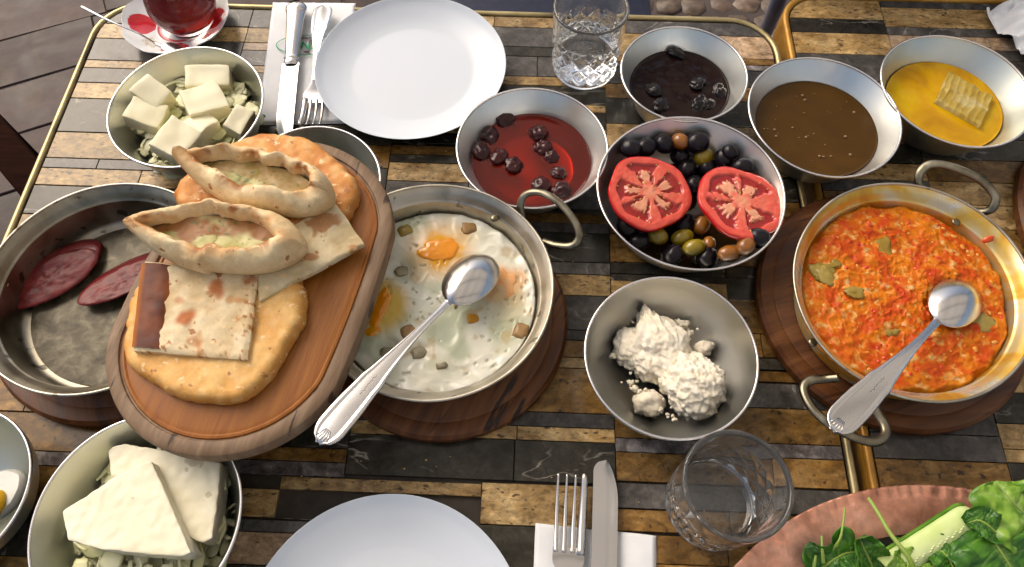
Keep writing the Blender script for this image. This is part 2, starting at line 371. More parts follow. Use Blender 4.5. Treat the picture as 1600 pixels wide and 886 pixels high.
# ------------------------------------------------------------------ tables
TH = R(-2.2)
def rrect(x0, x1, y0, y1, r, n=8):
    out = []
    for cx, cy2, a in ((x1-r, y1-r, 0), (x0+r, y1-r, 90), (x0+r, y0+r, 180), (x1-r, y0+r, 270)):
        for k in range(n+1):
            q = R(a+90*k/n); out.append(Vector((cx+r*math.cos(q), cy2+r*math.sin(q))))
    return out
def to_local(p, o):
    d = Vector((p[0]-o[0], p[1]-o[1])); c, s = math.cos(TH), math.sin(TH)
    return Vector((d.x*c+d.y*s, -d.x*s+d.y*c))
def table(label, o, hu, v0, v1, rc, rows, cols, bead_mat, brad=.0036):
    t = thing('cafe_table', label, 'table', (o[0], o[1], 0), TH, 'stone topped cafe tables pushed together')
    out = rrect(-hu+.004, hu-.004, v0+.004, v1-.004, rc)
    n = len(out)
    v = [(p.x, p.y, -.032) for p in out]+[(p.x, p.y, -.0045) for p in out]
    f = [tuple(range(n-1, -1, -1)), tuple(range(n, 2*n))]+[(i, (i+1) % n, n+(i+1) % n, n+i) for i in range(n)]
    link('table_top', mesh('table_top', v, f, False), M_grout, t)
    path = [Vector((p.x, p.y, -.0012)) for p in out]
    b = link('edge_band', mesh('edge_band', *tube(path, brad, 10, True, 1.0)), bead_mat, t)
    o2 = rrect(-hu, hu, v0, v1, rc+.004); n = len(o2)
    v = [(p.x, p.y, z) for z in (-.034, -.0035) for p in o2]; v += [(p.x*.994, p.y, z) for z in (-.034, -.0035) for p in rrect(-hu+.003, hu-.003, v0+.003, v1-.003, rc)]
    f = []
    for i in range(n):
        j = (i+1) % n
        f += [(i, j, n+j, n+i), (3*n+i, n+i, n+j, 3*n+j), (2*n+j, 2*n+i, 3*n+i, 3*n+j), (i, 2*n+i, 2*n+j, j)]
    link('edge_lip', mesh('edge_lip', v, f, False), bead_mat, t)
    # stone strips
    lim = rrect(-hu+.0095, hu-.0095, v0+.0095, v1-.0095, rc-.006)
    made = []
    for ci, (u0, u1) in enumerate(cols):
        items = []
        for it in rows[ci]:
            ty, xr, ya, yb = it[:4]
            va = to_local(P(xr, ya), o).y; vb = to_local(P(xr, yb), o).y
            ex = it[4:] if len(it) > 4 else (u0, u1)
            items.append([ty, vb, va, *ex])
        items.sort(key=lambda q: -q[2])
        full, cur = [], v1
        for q in items:
            if cur-q[2] > .006:
                span = cur-q[2]; k = max(1, round(span/.03))
                for m in range(k): full.append([rnd.choice('TKGBTKB'), cur-span*(m+1)/k, cur-span*m/k, u0, u1])
            else: q[2] = min(q[2], cur) if cur < v1 else q[2]
            q[2] = min(q[2], cur); full.append(q); cur = q[1]
        while cur > v0:
            h = rnd.choice((.012, .018, .03, .038)); full.append([rnd.choice('TKGBTKB'), cur-h, cur, u0, u1]); cur -= h
        made += full
    for ty, vb, va, u0, u1 in made:
        us = [u0]
        if u1-u0 > .16 and rnd.random() < .45: us.append(u0+(u1-u0)*rnd.uniform(.3, .7))
        us.append(u1)
        for a, c in zip(us, us[1:]):
            g = .0004
            poly = [Vector((a+g, vb+g)), Vector((c-g, vb+g)), Vector((c-g, va-g)), Vector((a+g, va-g))]
            for i in range(len(lim)):
                p, q = lim[i], lim[(i+1) % len(lim)]; d = q-p
                if d.length < 1e-6: continue
                poly = clip(poly, p, Vector((d.y, -d.x)))
                if len(poly) < 3: break
            cl = []
            for p in poly:
                if not cl or (p-cl[-1]).length > 2e-4: cl.append(p)
            if len(cl) < 3 or c-a < .002: continue
            cen = sum(cl, Vector((0, 0)))/len(cl)
            v, f = poly_prism([p-cen for p in cl], -.0045, rnd.uniform(-.00015, .00005), .0003)
            link('stone_strip', mesh('stone_strip', v, f, False), ST[ty if rnd.random() > .06 else {'T': 'L', 'K': 'G'}.get(ty, ty)], t, (cen.x, cen.y, 0))
    yc = (v0+v1)/2
    pv, pf = lathe([(.0, .02), (.21, .02), (.22, .03), (.215, .042), (.06, .06), (.035, .09), (.032, .68), (.05, .70), (.16, .715), (.16, .7175), (0, .7175)], 40)
    link('pedestal', mesh('pedestal', pv, pf), M_iron, t, (0, yc, FZ))
    return t
A = [('G', 175, 6, 36), ('T', 150, 36, 59), ('G', 140, 59, 93), ('T', 132, 93, 105), ('G', 122, 105, 128), ('T', 112, 128, 152.5), ('K', 95, 152.5, 205),
     ('T', 75, 205, 245.6), ('G', 64, 245.6, 261), ('T', 54, 261, 288), ('K', 37, 288, 333), ('T', 20, 333, 372), ('G', 10, 372, 400), ('K', 10, 400, 450), ('T', 10, 450, 500),
     ('B', 40, 560, 643), ('B', 75, 645, 705), ('M', 80, 705, 728), ('B', 80, 728, 798), ('K', 60, 798, 870), ('B', 60, 870, 910)]
B = [('G', 385, 5, 43), ('T', 385, 43, 66), ('L', 385, 66, 78), ('K', 385, 78, 102), ('T', 385, 102, 113), ('G', 400, 113, 140), ('T', 400, 140, 170), ('K', 435, 190, 222),
     ('K', 480, 650, 699), ('B', 480, 699, 721), ('M', 480, 721, 744), ('T', 480, 745, 766, -.085, .089), ('T', 400, 742, 808, -.225, -.085), ('K', 480, 766, 812, -.085, .089),
     ('G', 430, 812, 832), ('L', 430, 832, 884), ('K', 430, 884, 940)]
Cc = [('T', 825, 21, 43), ('G', 825, 43, 73), ('K', 825, 73, 88), ('G', 825, 88, 119), ('T', 825, 119, 133), ('K', 825, 133, 161), ('T', 825, 161, 173), ('K', 825, 173, 199),
      ('T', 825, 199, 211), ('K', 825, 211, 229), ('B', 650, 227, 241), ('K', 650, 241, 254), ('T', 650, 254, 283), ('G', 650, 283, 318), ('K', 880, 300, 333), ('B', 890, 333, 348), ('G', 890, 348, 363), ('K', 890, 363, 409),
      ('G', 890, 409, 428), ('T', 890, 428, 461), ('K', 890, 461, 515), ('G', 890, 515, 531), ('B', 890, 531, 558), ('T', 890, 558, 575), ('B', 890, 575, 645), ('G', 890, 645, 668), ('T', 890, 668, 690),
      ('K', 890, 690, 755), ('T', 800, 755, 821, .089, .205), ('K', 800, 821, 890)]
D = [('G', 1060, 34, 54), ('T', 1170, 54, 92), ('B', 1180, 92, 102), ('M', 1190, 102, 111), ('G', 1180, 111, 137), ('B', 1190, 137, 160), ('K', 1200, 160, 200), ('B', 1000, 350, 366), ('B', 985, 366, 410), ('K', 985, 410, 428),
     ('T', 1000, 428, 440), ('K', 1160, 425, 470), ('B', 1165, 470, 521), ('B', 1180, 521, 558), ('K', 1184, 559, 577), ('B', 1184, 579, 596), ('G', 1184, 598, 637), ('B', 1184, 637, 692), ('M', 1184, 692, 714), ('B', 1184, 714, 760),
     ('G', 1130, 760, 800), ('B', 1100, 800, 835), ('B', 1000, 835, 880)]
table('dark and tan striped stone table carrying most of the breakfast', (-.112, .2), .414, -.62, .494, .055, [A, B, Cc, D],
      [(-.42, -.225), (-.225, -.031), (-.031, .205), (.205, .42)], M_brass_pale)
E1 = [('T', 1300, -6, 29), ('K', 1300, 29, 51), ('T', 1300, 51, 84), ('G', 1300, 84, 125), ('B', 1410, 208, 225), ('K', 1410, 225, 254), ('T', 1410, 256, 282), ('G', 1410, 282, 301), ('B', 1410, 301, 330),
      ('G', 1430, 677, 718), ('B', 1430, 718, 765), ('K', 1430, 765, 830)]
E2 = [('G', 1450, 1, 13), ('T', 1450, 13, 43), ('G', 1450, 43, 56), ('L', 1450, 56, 76), ('G', 1450, 76, 92), ('T', 1560, 661, 701), ('T', 1560, 701, 722), ('K', 1560, 722, 770), ('T', 1560, 770, 800)]
E3 = [('T', 1580, 4, 16), ('T', 1580, 16, 47), ('L', 1580, 47, 70), ('K', 1580, 70, 96)]
table('striped stone table on the right with the scrambled egg pan on it', (.725, .18), .414, -.62, .527, .045, [E1, E2, E3, []],
      [(-.42, -.29), (-.29, -.12), (-.12, .15), (.15, .42)], M_beadwood, .0040)

# ------------------------------------------------------------------ chairs seen past the table edges
M_navy = mat('navy_upholstery', [(.006, .009, .028), (.012, .017, .045)], .75, 90, bump=.2, bscale=500, sheen=.2)
M_post = mat('grey_blue_painted_metal', [(.20, .20, .25), (.27, .27, .33)], .38, 20, bump=.05)
def chair(label, loc, rot, seat_m, frame_m, splay=.03, back=True, group=None):
    t = thing('chair', label, 'chair', loc, rot, group)
    link('seat', bevelled(box(-.21, .21, -.21, .21, .415, .46), .02, 3), seat_m, t)
    if back: link('backrest', bevelled(box(-.2, .2, .19, .225, .56, .88), .014, 3), seat_m, t)
    for sx in (-1, 1):
        for sy in (-1, 1):
            top = Vector((sx*.18, sy*.18, .416)) if sy < 0 or not back else Vector((sx*.18, .2, .86))
            pth = [Vector((sx*(.18+splay), sy*(.18+splay), .0)), Vector((sx*.18, sy*.185, .42))]
            if sy > 0 and back: pth.append(top)
            link('leg', mesh('leg', *tube(smoothpath(pth, 4), .014, 8)), frame_m, t)
    return t
chair('navy upholstered chair behind the white dinner plate', (.045, 1.18, FZ), 0, M_navy, M_iron)
g = P(1196, 40, -.22); tp = P(1222, -8, -.05)
t = thing('chair', 'grey blue metal chair with a leg showing between the two table corners', 'chair', (0, 0, 0))
link('leg', mesh('leg', *tube([P(1176, 96, -.42), P(1196, 50, -.25), P(1212, 12, -.12), P(1230, -38, .0)], .0115, 12)), M_post, t)
link('leg', mesh('leg', *tube([Vector((.37, .86, FZ)), P(1176, 96, -.42)], .0115, 12)), M_post, t)
q = P(1230, -38, .0)
link('leg', mesh('leg', *tube([Vector((q.x+.62, q.y-.06, FZ)), Vector((q.x+.64, q.y, .0))], .0115, 12)), M_post, t)
link('backrest', bevelled(box(q.x-.02, q.x+.66, q.y-.014, q.y+.014, .0, .12), .01, 2), M_post, t)
link('seat', bevelled(box(q.x+.24, q.x+.66, q.y+.03, q.y+.42, -.33, -.29), .012, 2), M_post, t)
for sx in (.26, .64): link('leg', mesh('leg', *tube([Vector((q.x+sx, q.y+.40, FZ)), Vector((q.x+sx, q.y+.40, -.33))], .0115, 12)), M_post, t)
# dark wooden chair whose rail passes under the left table edge
a, b = P(-60, 150, -.42), P(75, 310, -.42); d = (b-a).normalized(); nn = Vector((-d.y, d.x, 0)); w = .030
t = thing('chair', 'dark brown wooden chair with its rail going under the left table edge', 'chair', (a.x, a.y, 0))
v = []
for z in (-.022, .022):
    for s in (-1, 1):
        for e in (a, b+d*.15): v.append(Vector((e.x-a.x, e.y-a.y, -.42+z))+nn*w*s)
link('rail', bevelled((v, [(0, 1, 3, 2), (4, 6, 7, 5), (0, 4, 5, 1), (2, 3, 7, 6), (0, 2, 6, 4), (1, 5, 7, 3)]), .005, 2), M_wood_dark, t)
for e in (a-d*.01, b+d*.13):
    link('leg', bevelled(box(e.x-a.x-.02, e.x-a.x+.02, e.y-a.y-.02, e.y-a.y+.02, FZ, -.443), .004, 2), M_wood_dark, t)
for s in (1,):
    for e in (a-d*.01, b+d*.13):
        x = e-a-nn*.40*s
        link('leg', bevelled(box(x.x-.02, x.x+.02, x.y-.02, x.y+.02, FZ, -.40), .004, 2), M_wood_dark, t)

# ------------------------------------------------------------------ vessels
def resample(prof, n):
    p = smoothpath([(a, 0, b) for a, b in prof], n); return [(max(q.x, 0), q.z) for q in p]
BOWL = [(0, .0012), (.50, .0012), (.62, .0035), (.69, .010), (.75, .019), (.87, .036), (1.0, .052)]     # r / R, z in m (inner face)
DEEP = [(0, .0012), (.58, .0012), (.70, .0045), (.76, .013), (.82, .023), (.92, .041), (1.0, .055)]
ROUND = [(0, .0012), (.25, .0018), (.48, .0058), (.68, .0145), (.84, .0275), (.94, .040), (1.0, .055)]
def inner_r(prof, Rr, z):
    q = resample([(a*Rr, b) for a, b in prof], 8)
    for (r0, z0), (r1, z1) in zip(q, q[1:]):
        if z0 <= z <= z1 and z1 > z0: return r0+(r1-r0)*(z-z0)/(z1-z0)
    return q[-1][0]
def bowl(label, x, y, Rr, prof, m, group='small steel bowls of the breakfast', z=0.0, wob=.006, seed=0, rimm=None):
    inn = resample([(a*Rr, b) for a, b in prof], 7); th = .0011
    out = [(r+th*(.2 if r < .3*Rr else 1), zz-th*(1 if r < .75*Rr else .5)) for r, zz in inn]
    fn = lambda px, py, pz, k, a: (px*(1+wob*math.sin(2*a+seed)), py*(1+wob*math.sin(2*a+seed)), pz+(.0006*math.sin(2*a+seed*1.7)*pz/.05))
    v, f = lathe(inn+out[::-1], 96, fn)
    t = thing('metal_bowl', label, 'bowl', (x, y, z), seed*1.3, group)
    link('body', mesh('body', v, f), m, t)
    zr = prof[-1][1]
    ring = [Vector(fn(Rr*math.cos(2*math.pi*i/96), Rr*math.sin(2*math.pi*i/96), zr, 0, 2*math.pi*i/96)) for i in range(96)]
    link('rim', mesh('rim', *tube(ring, .00125, 8, True)), rimm or M_rim, t)
    return t
def liquid(name, label, cat, x, y, prof, Rr, z, m, amp=.0004, seed=0, sc=60):
    r1 = inner_r(prof, Rr, z)-.0006
    rows = [(0, z)]+[(r1*k/26, z) for k in range(1, 26)]+[(r1-.0004, z+.0004), (r1+.0004, z+.0011), (r1-.0006, z-.003), (r1-.004, z-.008)]
    fn = lambda px, py, pz, k, a: (px, py, pz+(amp*fbm((px, py, 0), sc, seed, 3) if k < 24 else 0))
    v, f = lathe(rows, 96, fn)
    o = link(name, mesh(name, v, f), m, None, (x, y, .0))
    return tag(o, label, cat)
lch = bowl('dull steel bowl of white cheese cubes beside the red and white tea saucer', -.3369, .4939, .0790, DEEP, M_steel_dull, seed=1)
hid = bowl('grey bowl half hidden behind the top end of the bread board', -.197, .399, .068, BOWL, M_steel_dull, seed=2.1, wob=.003)
che = bowl('steel bowl of red cherry jam next to the upper white plate', .0202, .4437, .0751, BOWL, M_steel, seed=3)
drk = bowl('steel bowl of nearly black berry jam beside the upper water glass', .1836, .5415, .0668, BOWL, M_steel, seed=4)
brn = bowl('steel bowl of smooth brown molasses and sesame dip', .3215, .4840, .0776, BOWL, M_steel, seed=5, wob=.012)
hon = bowl('steel bowl of golden honey at the top right', .4675, .5184, .0765, BOWL, M_steel_dull, seed=6, wob=.010)
olv = bowl('large steel bowl of olives with two tomato slices on top', .1725, .3892, .0890, DEEP, M_steel, seed=7, wob=.008)
cot = bowl('rounded steel bowl of crumbly white curd cheese', .1363, .2189, .0737, ROUND, M_steel, seed=8, wob=.004)
low = bowl('steel bowl of white feta slabs at the bottom left', -.2893, .0850, .0798, DEEP, M_steel_dull, seed=9)
far = bowl('steel bowl cut off by the left edge with a boiled egg half in it', -.4467, .1048, .0665, ROUND, M_steel_dull, seed=10, wob=.002)

PAN = [(0, .003), (.074, .003), (.085, .0034), (.0908, .007), (.0928, .016), (.0950, .032), (.0958, .0345), (.0972, .036), (.1010, .042), (.1055, .0465)]
def pan(label, x, y, z, R_, m, ell=0.0, eang=0.0, rim_m=None):
    s = R_/.1065
    inn = resample([(r*s, zz) for r, zz in PAN], 6)
    out = [(r+.0014, zz-(.0016 if r < .08*s else .0010)) for r, zz in inn if r > 0]
    out = [(q[0], max(q[1], .0)) for q in out]
    def fn(px, py, pz, k, a):
        e = 1+ell*math.cos(2*(a-eang))+.0015*math.sin(7*a+k*.1); return (px*e, py*e, pz+.0005*math.sin(3*a+1))
    v, f = lathe(inn+out[::-1]+[(0, 0)], 110, fn)
    t = thing('metal_pan', label, 'pan', (x, y, z), 0, 'two handled metal pans on wooden trivets')
    link('body', mesh('body', v, f), m, t)
    ring = [Vector(fn(.1065*s*math.cos(2*math.pi*i/110), .1065*s*math.sin(2*math.pi*i/110), .0466, 0, 2*math.pi*i/110)) for i in range(110)]
    link('rim', mesh('rim', *tube(ring, .0013, 8, True)), rim_m or M_tin, t)
    return t, fn
def handle(t, pts, rad=.0042, flat=.75):
    """pts: (px, py, height) along the bar"""
    o = t.location
    pth = smoothpath([P(a, b, z)-Vector(o) for a, b, z in pts], 6)
    return link('handle', mesh('handle', *tube(pth, rad, 10, False, flat)), M_handle, t)
def rivet(t, x, y, z):
    v, f = blob(.0042, .0042, .0016, .02, 2, 0, 2); return link('rivet', mesh('rivet', v, f), M_handle, t, (x, y, z))
def trivet(label, x, y, R_, seed):
    prof = [(0, .0), (R_-.004, 0), (R_, .003), (R_, .011), (R_-.003, .0145), (R_-.012, .0155), (R_-.015, .0145), (R_-.017, .0152), (0, .0152)]
    v, f = lathe(prof, 96)
    t = thing('wooden_trivet', label, 'trivet', (x, y, 0.0004), seed, 'round wooden trivets under the pans')
    link('board', mesh('board', v, f, True, None, 25), M_wood_triv, t); return t
trivet('round dark trivet mostly hidden under the sausage pan', -.3717, .2890, .1200, 2.0)
trivet('round reddish brown trivet under the fried egg pan', -.0636, .2719, .1162, 1.1)
trivet('round dark brown trivet under the scrambled egg pan', .3617, .2880, .1262, .3)
TZ = .0158
p_s, fs = pan('dark metal pan with two slices of red sausage', -.3672, .2853, TZ, .1050, M_tin_dark)
p_e, fe = pan('metal pan of fried eggs with a spoon resting in it', -.0703, .2821, TZ, .1066, M_tin)
p_m, fm = pan('sauce stained pan of orange scrambled eggs and tomato', .3567, .2825, TZ, .1067, M_tin_stain, .042, R(52))
handle(p_e, [(816, 340, .050), (813, 322, .060), (819, 306, .068), (835, 300, .074), (856, 305, .077), (880, 323, .077), (899, 349, .074), (905, 371, .070), (893, 384, .064), (868, 383, .057), (848, 377, .050)], .0037)
handle(p_m, [(1450, 299, .050), (1437, 288, .058), (1437, 270, .065), (1453, 257, .070), (1480, 259, .073), (1515, 272, .074), (1540, 288, .073), (1555, 308, .070), (1551, 324, .064), (1537, 331, .057), (1517, 329, .050)], .0042)
handle(p_m, [(1311, 590, .048), (1288, 592, .042), (1268, 594, .040), (1257, 603, .040), (1258, 618, .041), (1271, 640, .043), (1294, 661, .045), (1323, 678, .046), (1353, 689, .046), (1373, 689, .045), (1384, 677, .044), (1381, 661, .043), (1370, 643, .043), (1361, 622, .047)], .0042)
handle(p_s, [(-38, 400, .050), (-60, 405, .056), (-78, 430, .060), (-82, 470, .062), (-70, 505, .058), (-44, 515, .050)], .0037)
for (px, py) in ((773, 341),):
    q = P(px, py, TZ+.036)-p_e.location; rivet(p_e, q.x, q.y, .036)
for (px, py) in ((7, 445),):
    q = P(px, py, TZ+.03)-p_s.location; rivet(p_s, q.x, q.y, .03)
for (px, py) in ((1494, 347), (1270, 535)):
    q = P(px, py, TZ+.036)-p_m.location; rivet(p_m, q.x, q.y, .036)
# dish at the right edge on its own oval board
def disc_board(label, x, y, rx, ry, rot, th=.014):
    prof = [(0, 0), (.97, 0), (1, .003), (1, th-.003), (.975, th), (0, th)]
    v, f = lathe(prof, 80); v = [(a*rx, b*ry, c) for a, b, c in v]
    t = thing('wooden_board', label, 'board', (x, y, .0004), rot); link('board', mesh('board', v, f, True, None, 25), M_wood_triv, t); return t
disc_board('oval brown board at the right edge under a black dish', .635, .345, .118, .150, R(12))
t = thing('iron_dish', 'black iron dish at the right edge of the picture', 'dish', (.668, .345, .0150))
v, f = lathe(resample([(0, .003), (.066, .003), (.075, .008), (.084, .034)], 6)+resample([(.087, .034), (.078, .006), (.068, .0), (0, 0)], 6), 80)
link('body', mesh('body', v, f), M_iron, t)
ring = [Vector((.0855*math.cos(2*math.pi*i/80), .0855*math.sin(2*math.pi*i/80), .034)) for i in range(80)]
link('rim', mesh('rim', *tube(ring, .0018, 8, True)), M_iron, t)

# plates
def plate(label, x, y, R_):
    prof = resample([(0, .0065), (.55*R_, .0065), (.68*R_, .0072), (.80*R_, .0105), (.92*R_, .0160), (R_-.001, .0215), (R_, .0222), (R_-.0002, .0212), (.92*R_, .0140), (.78*R_, .0070), (.62*R_, .0022), (.58*R_, .0), (.55*R_, .0022), (0, .003)], 5)
    v, f = lathe(prof, 128)
    return tag(link('dinner_plate', mesh('dinner_plate', v, f), M_porc, None, (x, y, .0006)), label, 'plate', 'white dinner plates')
plate('empty white plate with the fork and napkin at its left, upper middle', -.1147, .5832, .1075)
plate('empty white plate cut off by the bottom edge', -.0984, -.0020, .1100)

# water glasses with cut pattern
def glass(label, x, y, rt, rb, h, rot, water=0):
    def fn_out(a, z):
        k = z/h
        if k < .08 or k > .66: return 0
        e = min(1, (k-.08)/.05)*min(1, (.66-k)/.06)
        n = 7; g = 0
        for s in (1, -1):
            q = (a*n/(2*math.pi)*2+s*z*48) % 1.0; g = max(g, 1-min(q, 1-q)/.26)
        q = abs(((a*n/(2*math.pi)) % 1.0)-.5); g2 = max(0, 1-q/.05) if k > .42 else 0
        return -.0030*max(0, g, g2)*e
    v, f, seg = [], [], 180
    zs = [0, .0008, .003]+[.004+(h-.006)*i/56 for i in range(57)]+[h-.0008, h]
    prof = [(0, .0015), (rb*.7, .0015), (rb-.0035, .0)]
    rows = []
    def R_at(z): return rb+(rt-rb)*(z/h)**1.1-(.003*math.exp(-z/.004))
    for r, z in prof: rows.append([(r, z)]*1)
    V = []
    ring_idx = []
    V.append(Vector((0, 0, .0015))); ring_idx.append([0])
    for r, z in prof[1:]:
        ring_idx.append(list(range(len(V), len(V)+seg))); V += [Vector((r*math.cos(2*math.pi*i/seg), r*math.sin(2*math.pi*i/seg), z)) for i in range(seg)]
    for z in zs[1:]:
        row = []
        for i in range(seg):
            a = 2*math.pi*i/seg; r = R_at(z)+fn_out(a, z)-(.0008 if z >= h-.0001 else 0)
            row.append(len(V)); V.append(Vector((r*math.cos(a), r*math.sin(a), z)))
        ring_idx.append(row)
    th = .0040
    lo_ = water if water else .014
    inn = [(R_at(h)-th*.4, h+.0008), (R_at(h)-th*.8, h+.0003), (R_at(h)-th, h-.0015)]+[(R_at(z)-th, z) for z in np.linspace(h-.004, lo_, 14)]+([] if water else [(R_at(.01)-th-.002, .0105), (R_at(.01)-th-.008, .0085), (0, .0080)])
    for r, z in inn:
        if r == 0: ring_idx.append([len(V)]); V.append(Vector((0, 0, z))); continue
        ring_idx.append(list(range(len(V), len(V)+seg))); V += [Vector((r*math.cos(2*math.pi*i/seg), r*math.sin(2*math.pi*i/seg), z)) for i in range(seg)]
    F = []
    for a, b in zip(ring_idx, ring_idx[1:]):
        for i in range(seg):
            j = (i+1) % seg
            if len(a) == 1: F.append((a[0], b[j], b[i]))
            elif len(b) == 1: F.append((a[i], a[j], b[0]))
            else: F.append((a[i], a[j], b[j], b[i]))
    o = tag(link('water_glass', mesh('water_glass', V, F), M_glass, None, (x, y, .0006), (0, 0, rot)), label, 'glass', 'cut crystal water glasses')
    if water:
        rw = R_at(water)-th
        v, f = lathe([(0, water-.0012)]+[(rw*k/20, water-.0012) for k in range(1, 20)]+[(rw-.0008, water-.0009), (rw-.0001, water-.0001)], 120, lambda x_, y_, z_, k, a_: (x_, y_, z_+.0001*nz((x_, y_, 0), 60)))
        tag(link('drinking_water', mesh('drinking_water', v, f), M_water, None, (x, y, .0006)), 'clear water standing in the upper cut glass', 'water')
    return o
glass('cut crystal glass with water in it by the upper white plate', .0840, .5980, .0405, .0375, .088, .2, .040)
glass('empty looking cut crystal glass between the curd cheese and the copper tray', .1672, .1035, .0412, .0385, .088, 1.0, 0)

# ------------------------------------------------------------------ food materials
def food(name, rough=.4, coat=0, cols=None, scale=40, bump=.15, bscale=200, sss=.0, sssr=(.006, .003, .0015), **k):
    return mat(name, cols or [(.82, .82, .82), (1, 1, 1)], rough, scale, 5, .4, bump=bump, bscale=bscale, coat=coat, sss=sss, sssr=sssr, **k)
M_vc_bread = food('baked_dough', .6, attr='col', cols=[(.86, .84, .80), (1, 1, 1)], scale=60, bump=.45, bscale=130, bdist=.0012)
M_vc_wet = food('moist_food', .42, .0, spec=.32, attr='col', cols=[(.88, .88, .88), (1, 1, 1)], scale=80, bump=.12, bscale=260)
grain(M_vc_bread, 190, .88, 1.12, .7); pits(M_vc_bread, (.36, .15, .045), 95, .64); pits(M_vc_bread, (.80, .56, .30), 150, .64)
M_cheese = food('white_cheese', .45, cols=[(.74, .69, .49), (.82, .78, .60)], scale=30, bump=.15, bscale=120, sss=.06)
M_feta = food('feta', .5, .05, cols=[(.72, .67, .50), (.82, .78, .63)], scale=30, bump=.3, bscale=200, sss=.05, bdist=.0012)
M_curd = food('curd', .75, cols=[(.74, .67, .53), (.86, .81, .70)], scale=45, bump=.3, bscale=300, sss=.08, spec=.2, bdist=.0015)
pits(M_feta, (.56, .49, .33), 75, .66); pits(M_cheese, (.60, .54, .36), 60, .70)
M_cabbage = food('cabbage', .4, cols=[(.56, .57, .30), (.72, .71, .48), (.80, .79, .62)], scale=25, bump=.05)
M_cherry_liq = mat('cherry_syrup', [(.3, (.12, .007, .003)), (.7, (.28, .028, .005))], .12, 14, 3, .5, spec=.28)
M_cherry = food('cherry', .28, .15, spec=.35, cols=[(.016, .003, .003), (.045, .006, .006)], scale=60, bump=.3, bscale=170)
M_black_liq = mat('blackberry_syrup', [(.3, (.010, .0045, .004)), (.7, (.020, .010, .008))], .12, 14, 3, .5, spec=.25)
M_berry = food('dark_berry', .28, .1, spec=.3, cols=[(.003, .002, .0025), (.008, .004, .005)], scale=60, bump=.15)
M_mol = mat('molasses_dip', [(.3, (.052, .025, .006)), (.7, (.088, .045, .012))], .25, 16, 4, .6, spec=.22, bump=.02, bscale=60)
M_honey = mat('honey', [(.26, (.42, .21, .004)), (.5, (.60, .35, .010)), (.74, (.70, .49, .08))], .10, 20, 5, 1.2, spec=.3)
M_comb = mat('honeycomb', [(.26, (.62, .44, .08)), (.5, (.72, .56, .17)), (.74, (.84, .74, .40))], .22, 50, 4, .5, trans=.45, coat=.2, bump=.2, bscale=120)
M_olive_k = food('black_olive', .22, .0, spec=.28, cols=[(.005, .004, .006), (.014, .010, .013)], scale=60, bump=.05)
M_olive_g = food('green_olive', .25, .4, cols=[(.17, .12, .015), (.27, .21, .04)], scale=45, bump=.06)
M_olive_b = food('brown_olive', .25, .4, cols=[(.15, .055, .015), (.30, .13, .04)], scale=45, bump=.06)
M_brine = mat('olive_oil_brine', [(.02, .012, .006), (.05, .03, .012)], .08, 30, coat=.5)
M_tomato = food('tomato_flesh', .22, .5, attr='col', cols=[(.86, .80, .80), (1, 1, 1)], scale=70, bump=.14, bscale=260, sss=.12, sssr=(.006, .001, .0008))
M_tskin = mat('tomato_skin', [(.42, .020, .012), (.55, .035, .02)], .2, 20, coat=.5)
M_seed = mat('tomato_seed', [(.50, .30, .10), (.66, .45, .2)], .3, 40, coat=.4)
M_sausage = food('sausage_face', .45, .08, spec=.3, cols=[(.26, (.065, .007, .007)), (.5, (.115, .014, .013)), (.72, (.165, .028, .024))], scale=110, bump=.3, bscale=240)
M_saus_skin = mat('sausage_skin', [(.06, .005, .007), (.12, .010, .012)], .35, 30, coat=.1, bump=.1)
M_yolk = mat('yolk', [(.26, (.66, .25, .010)), (.5, (.72, .31, .02)), (.74, (.78, .42, .06))], .2, 30, 4, .6, coat=.5, bump=.12, bscale=120)
M_yolk_pink = mat('cooked_yolk', [(.26, (.66, .28, .12)), (.5, (.72, .36, .16)), (.74, (.75, .45, .24))], .28, 30, 4, .6, coat=.4, bump=.1, bscale=120)
M_crouton = food('browned_bit', .45, .15, cols=[(.22, .13, .055), (.36, .23, .11)], scale=70, bump=.4, bscale=160)
M_mush = food('grey_mushroom_bit', .4, .1, cols=[(.19, .165, .105), (.32, .285, .20)], scale=60, bump=.4, bscale=160)
M_pepper = food('cooked_green_pepper', .35, .1, cols=[(.24, .15, .03), (.38, .30, .11)], scale=50, bump=.2)
M_leaf = mat('lettuce_leaf', [(.80, .80, .80), (1, 1, 1)], .36, 60, 5, .5, attr='col', bump=.25, bscale=120)
M_leaf_dk = mat('rocket_leaf', [(.80, .80, .80), (1, 1, 1)], .34, 60, 5, .5, attr='col', bump=.25, bscale=140)
M_stem = mat('leaf_stem', [(.26, (.20, .30, .06)), (.72, (.36, .46, .16))], .4, 30)
M_cuc = mat('cucumber_flesh', [(.26, (.44, .54, .19)), (.5, (.56, .66, .30)), (.74, (.66, .74, .42))], .25, 30, 4, .4, coat=.3, bump=.1, stretch=(1, 1, 1))
M_cuc_skin = mat('cucumber_skin', [(.06, .16, .02), (.16, .30, .06)], .3, 40)
M_tea = mat('tea', [(.22, .010, .003)], 0.05, trans=.75, ior=1.03, rand=False)
M_eggw = food('boiled_egg_white', .3, .2, cols=[(.70, .70, .64), (.78, .78, .72)], scale=20, bump=.05, sss=.2)

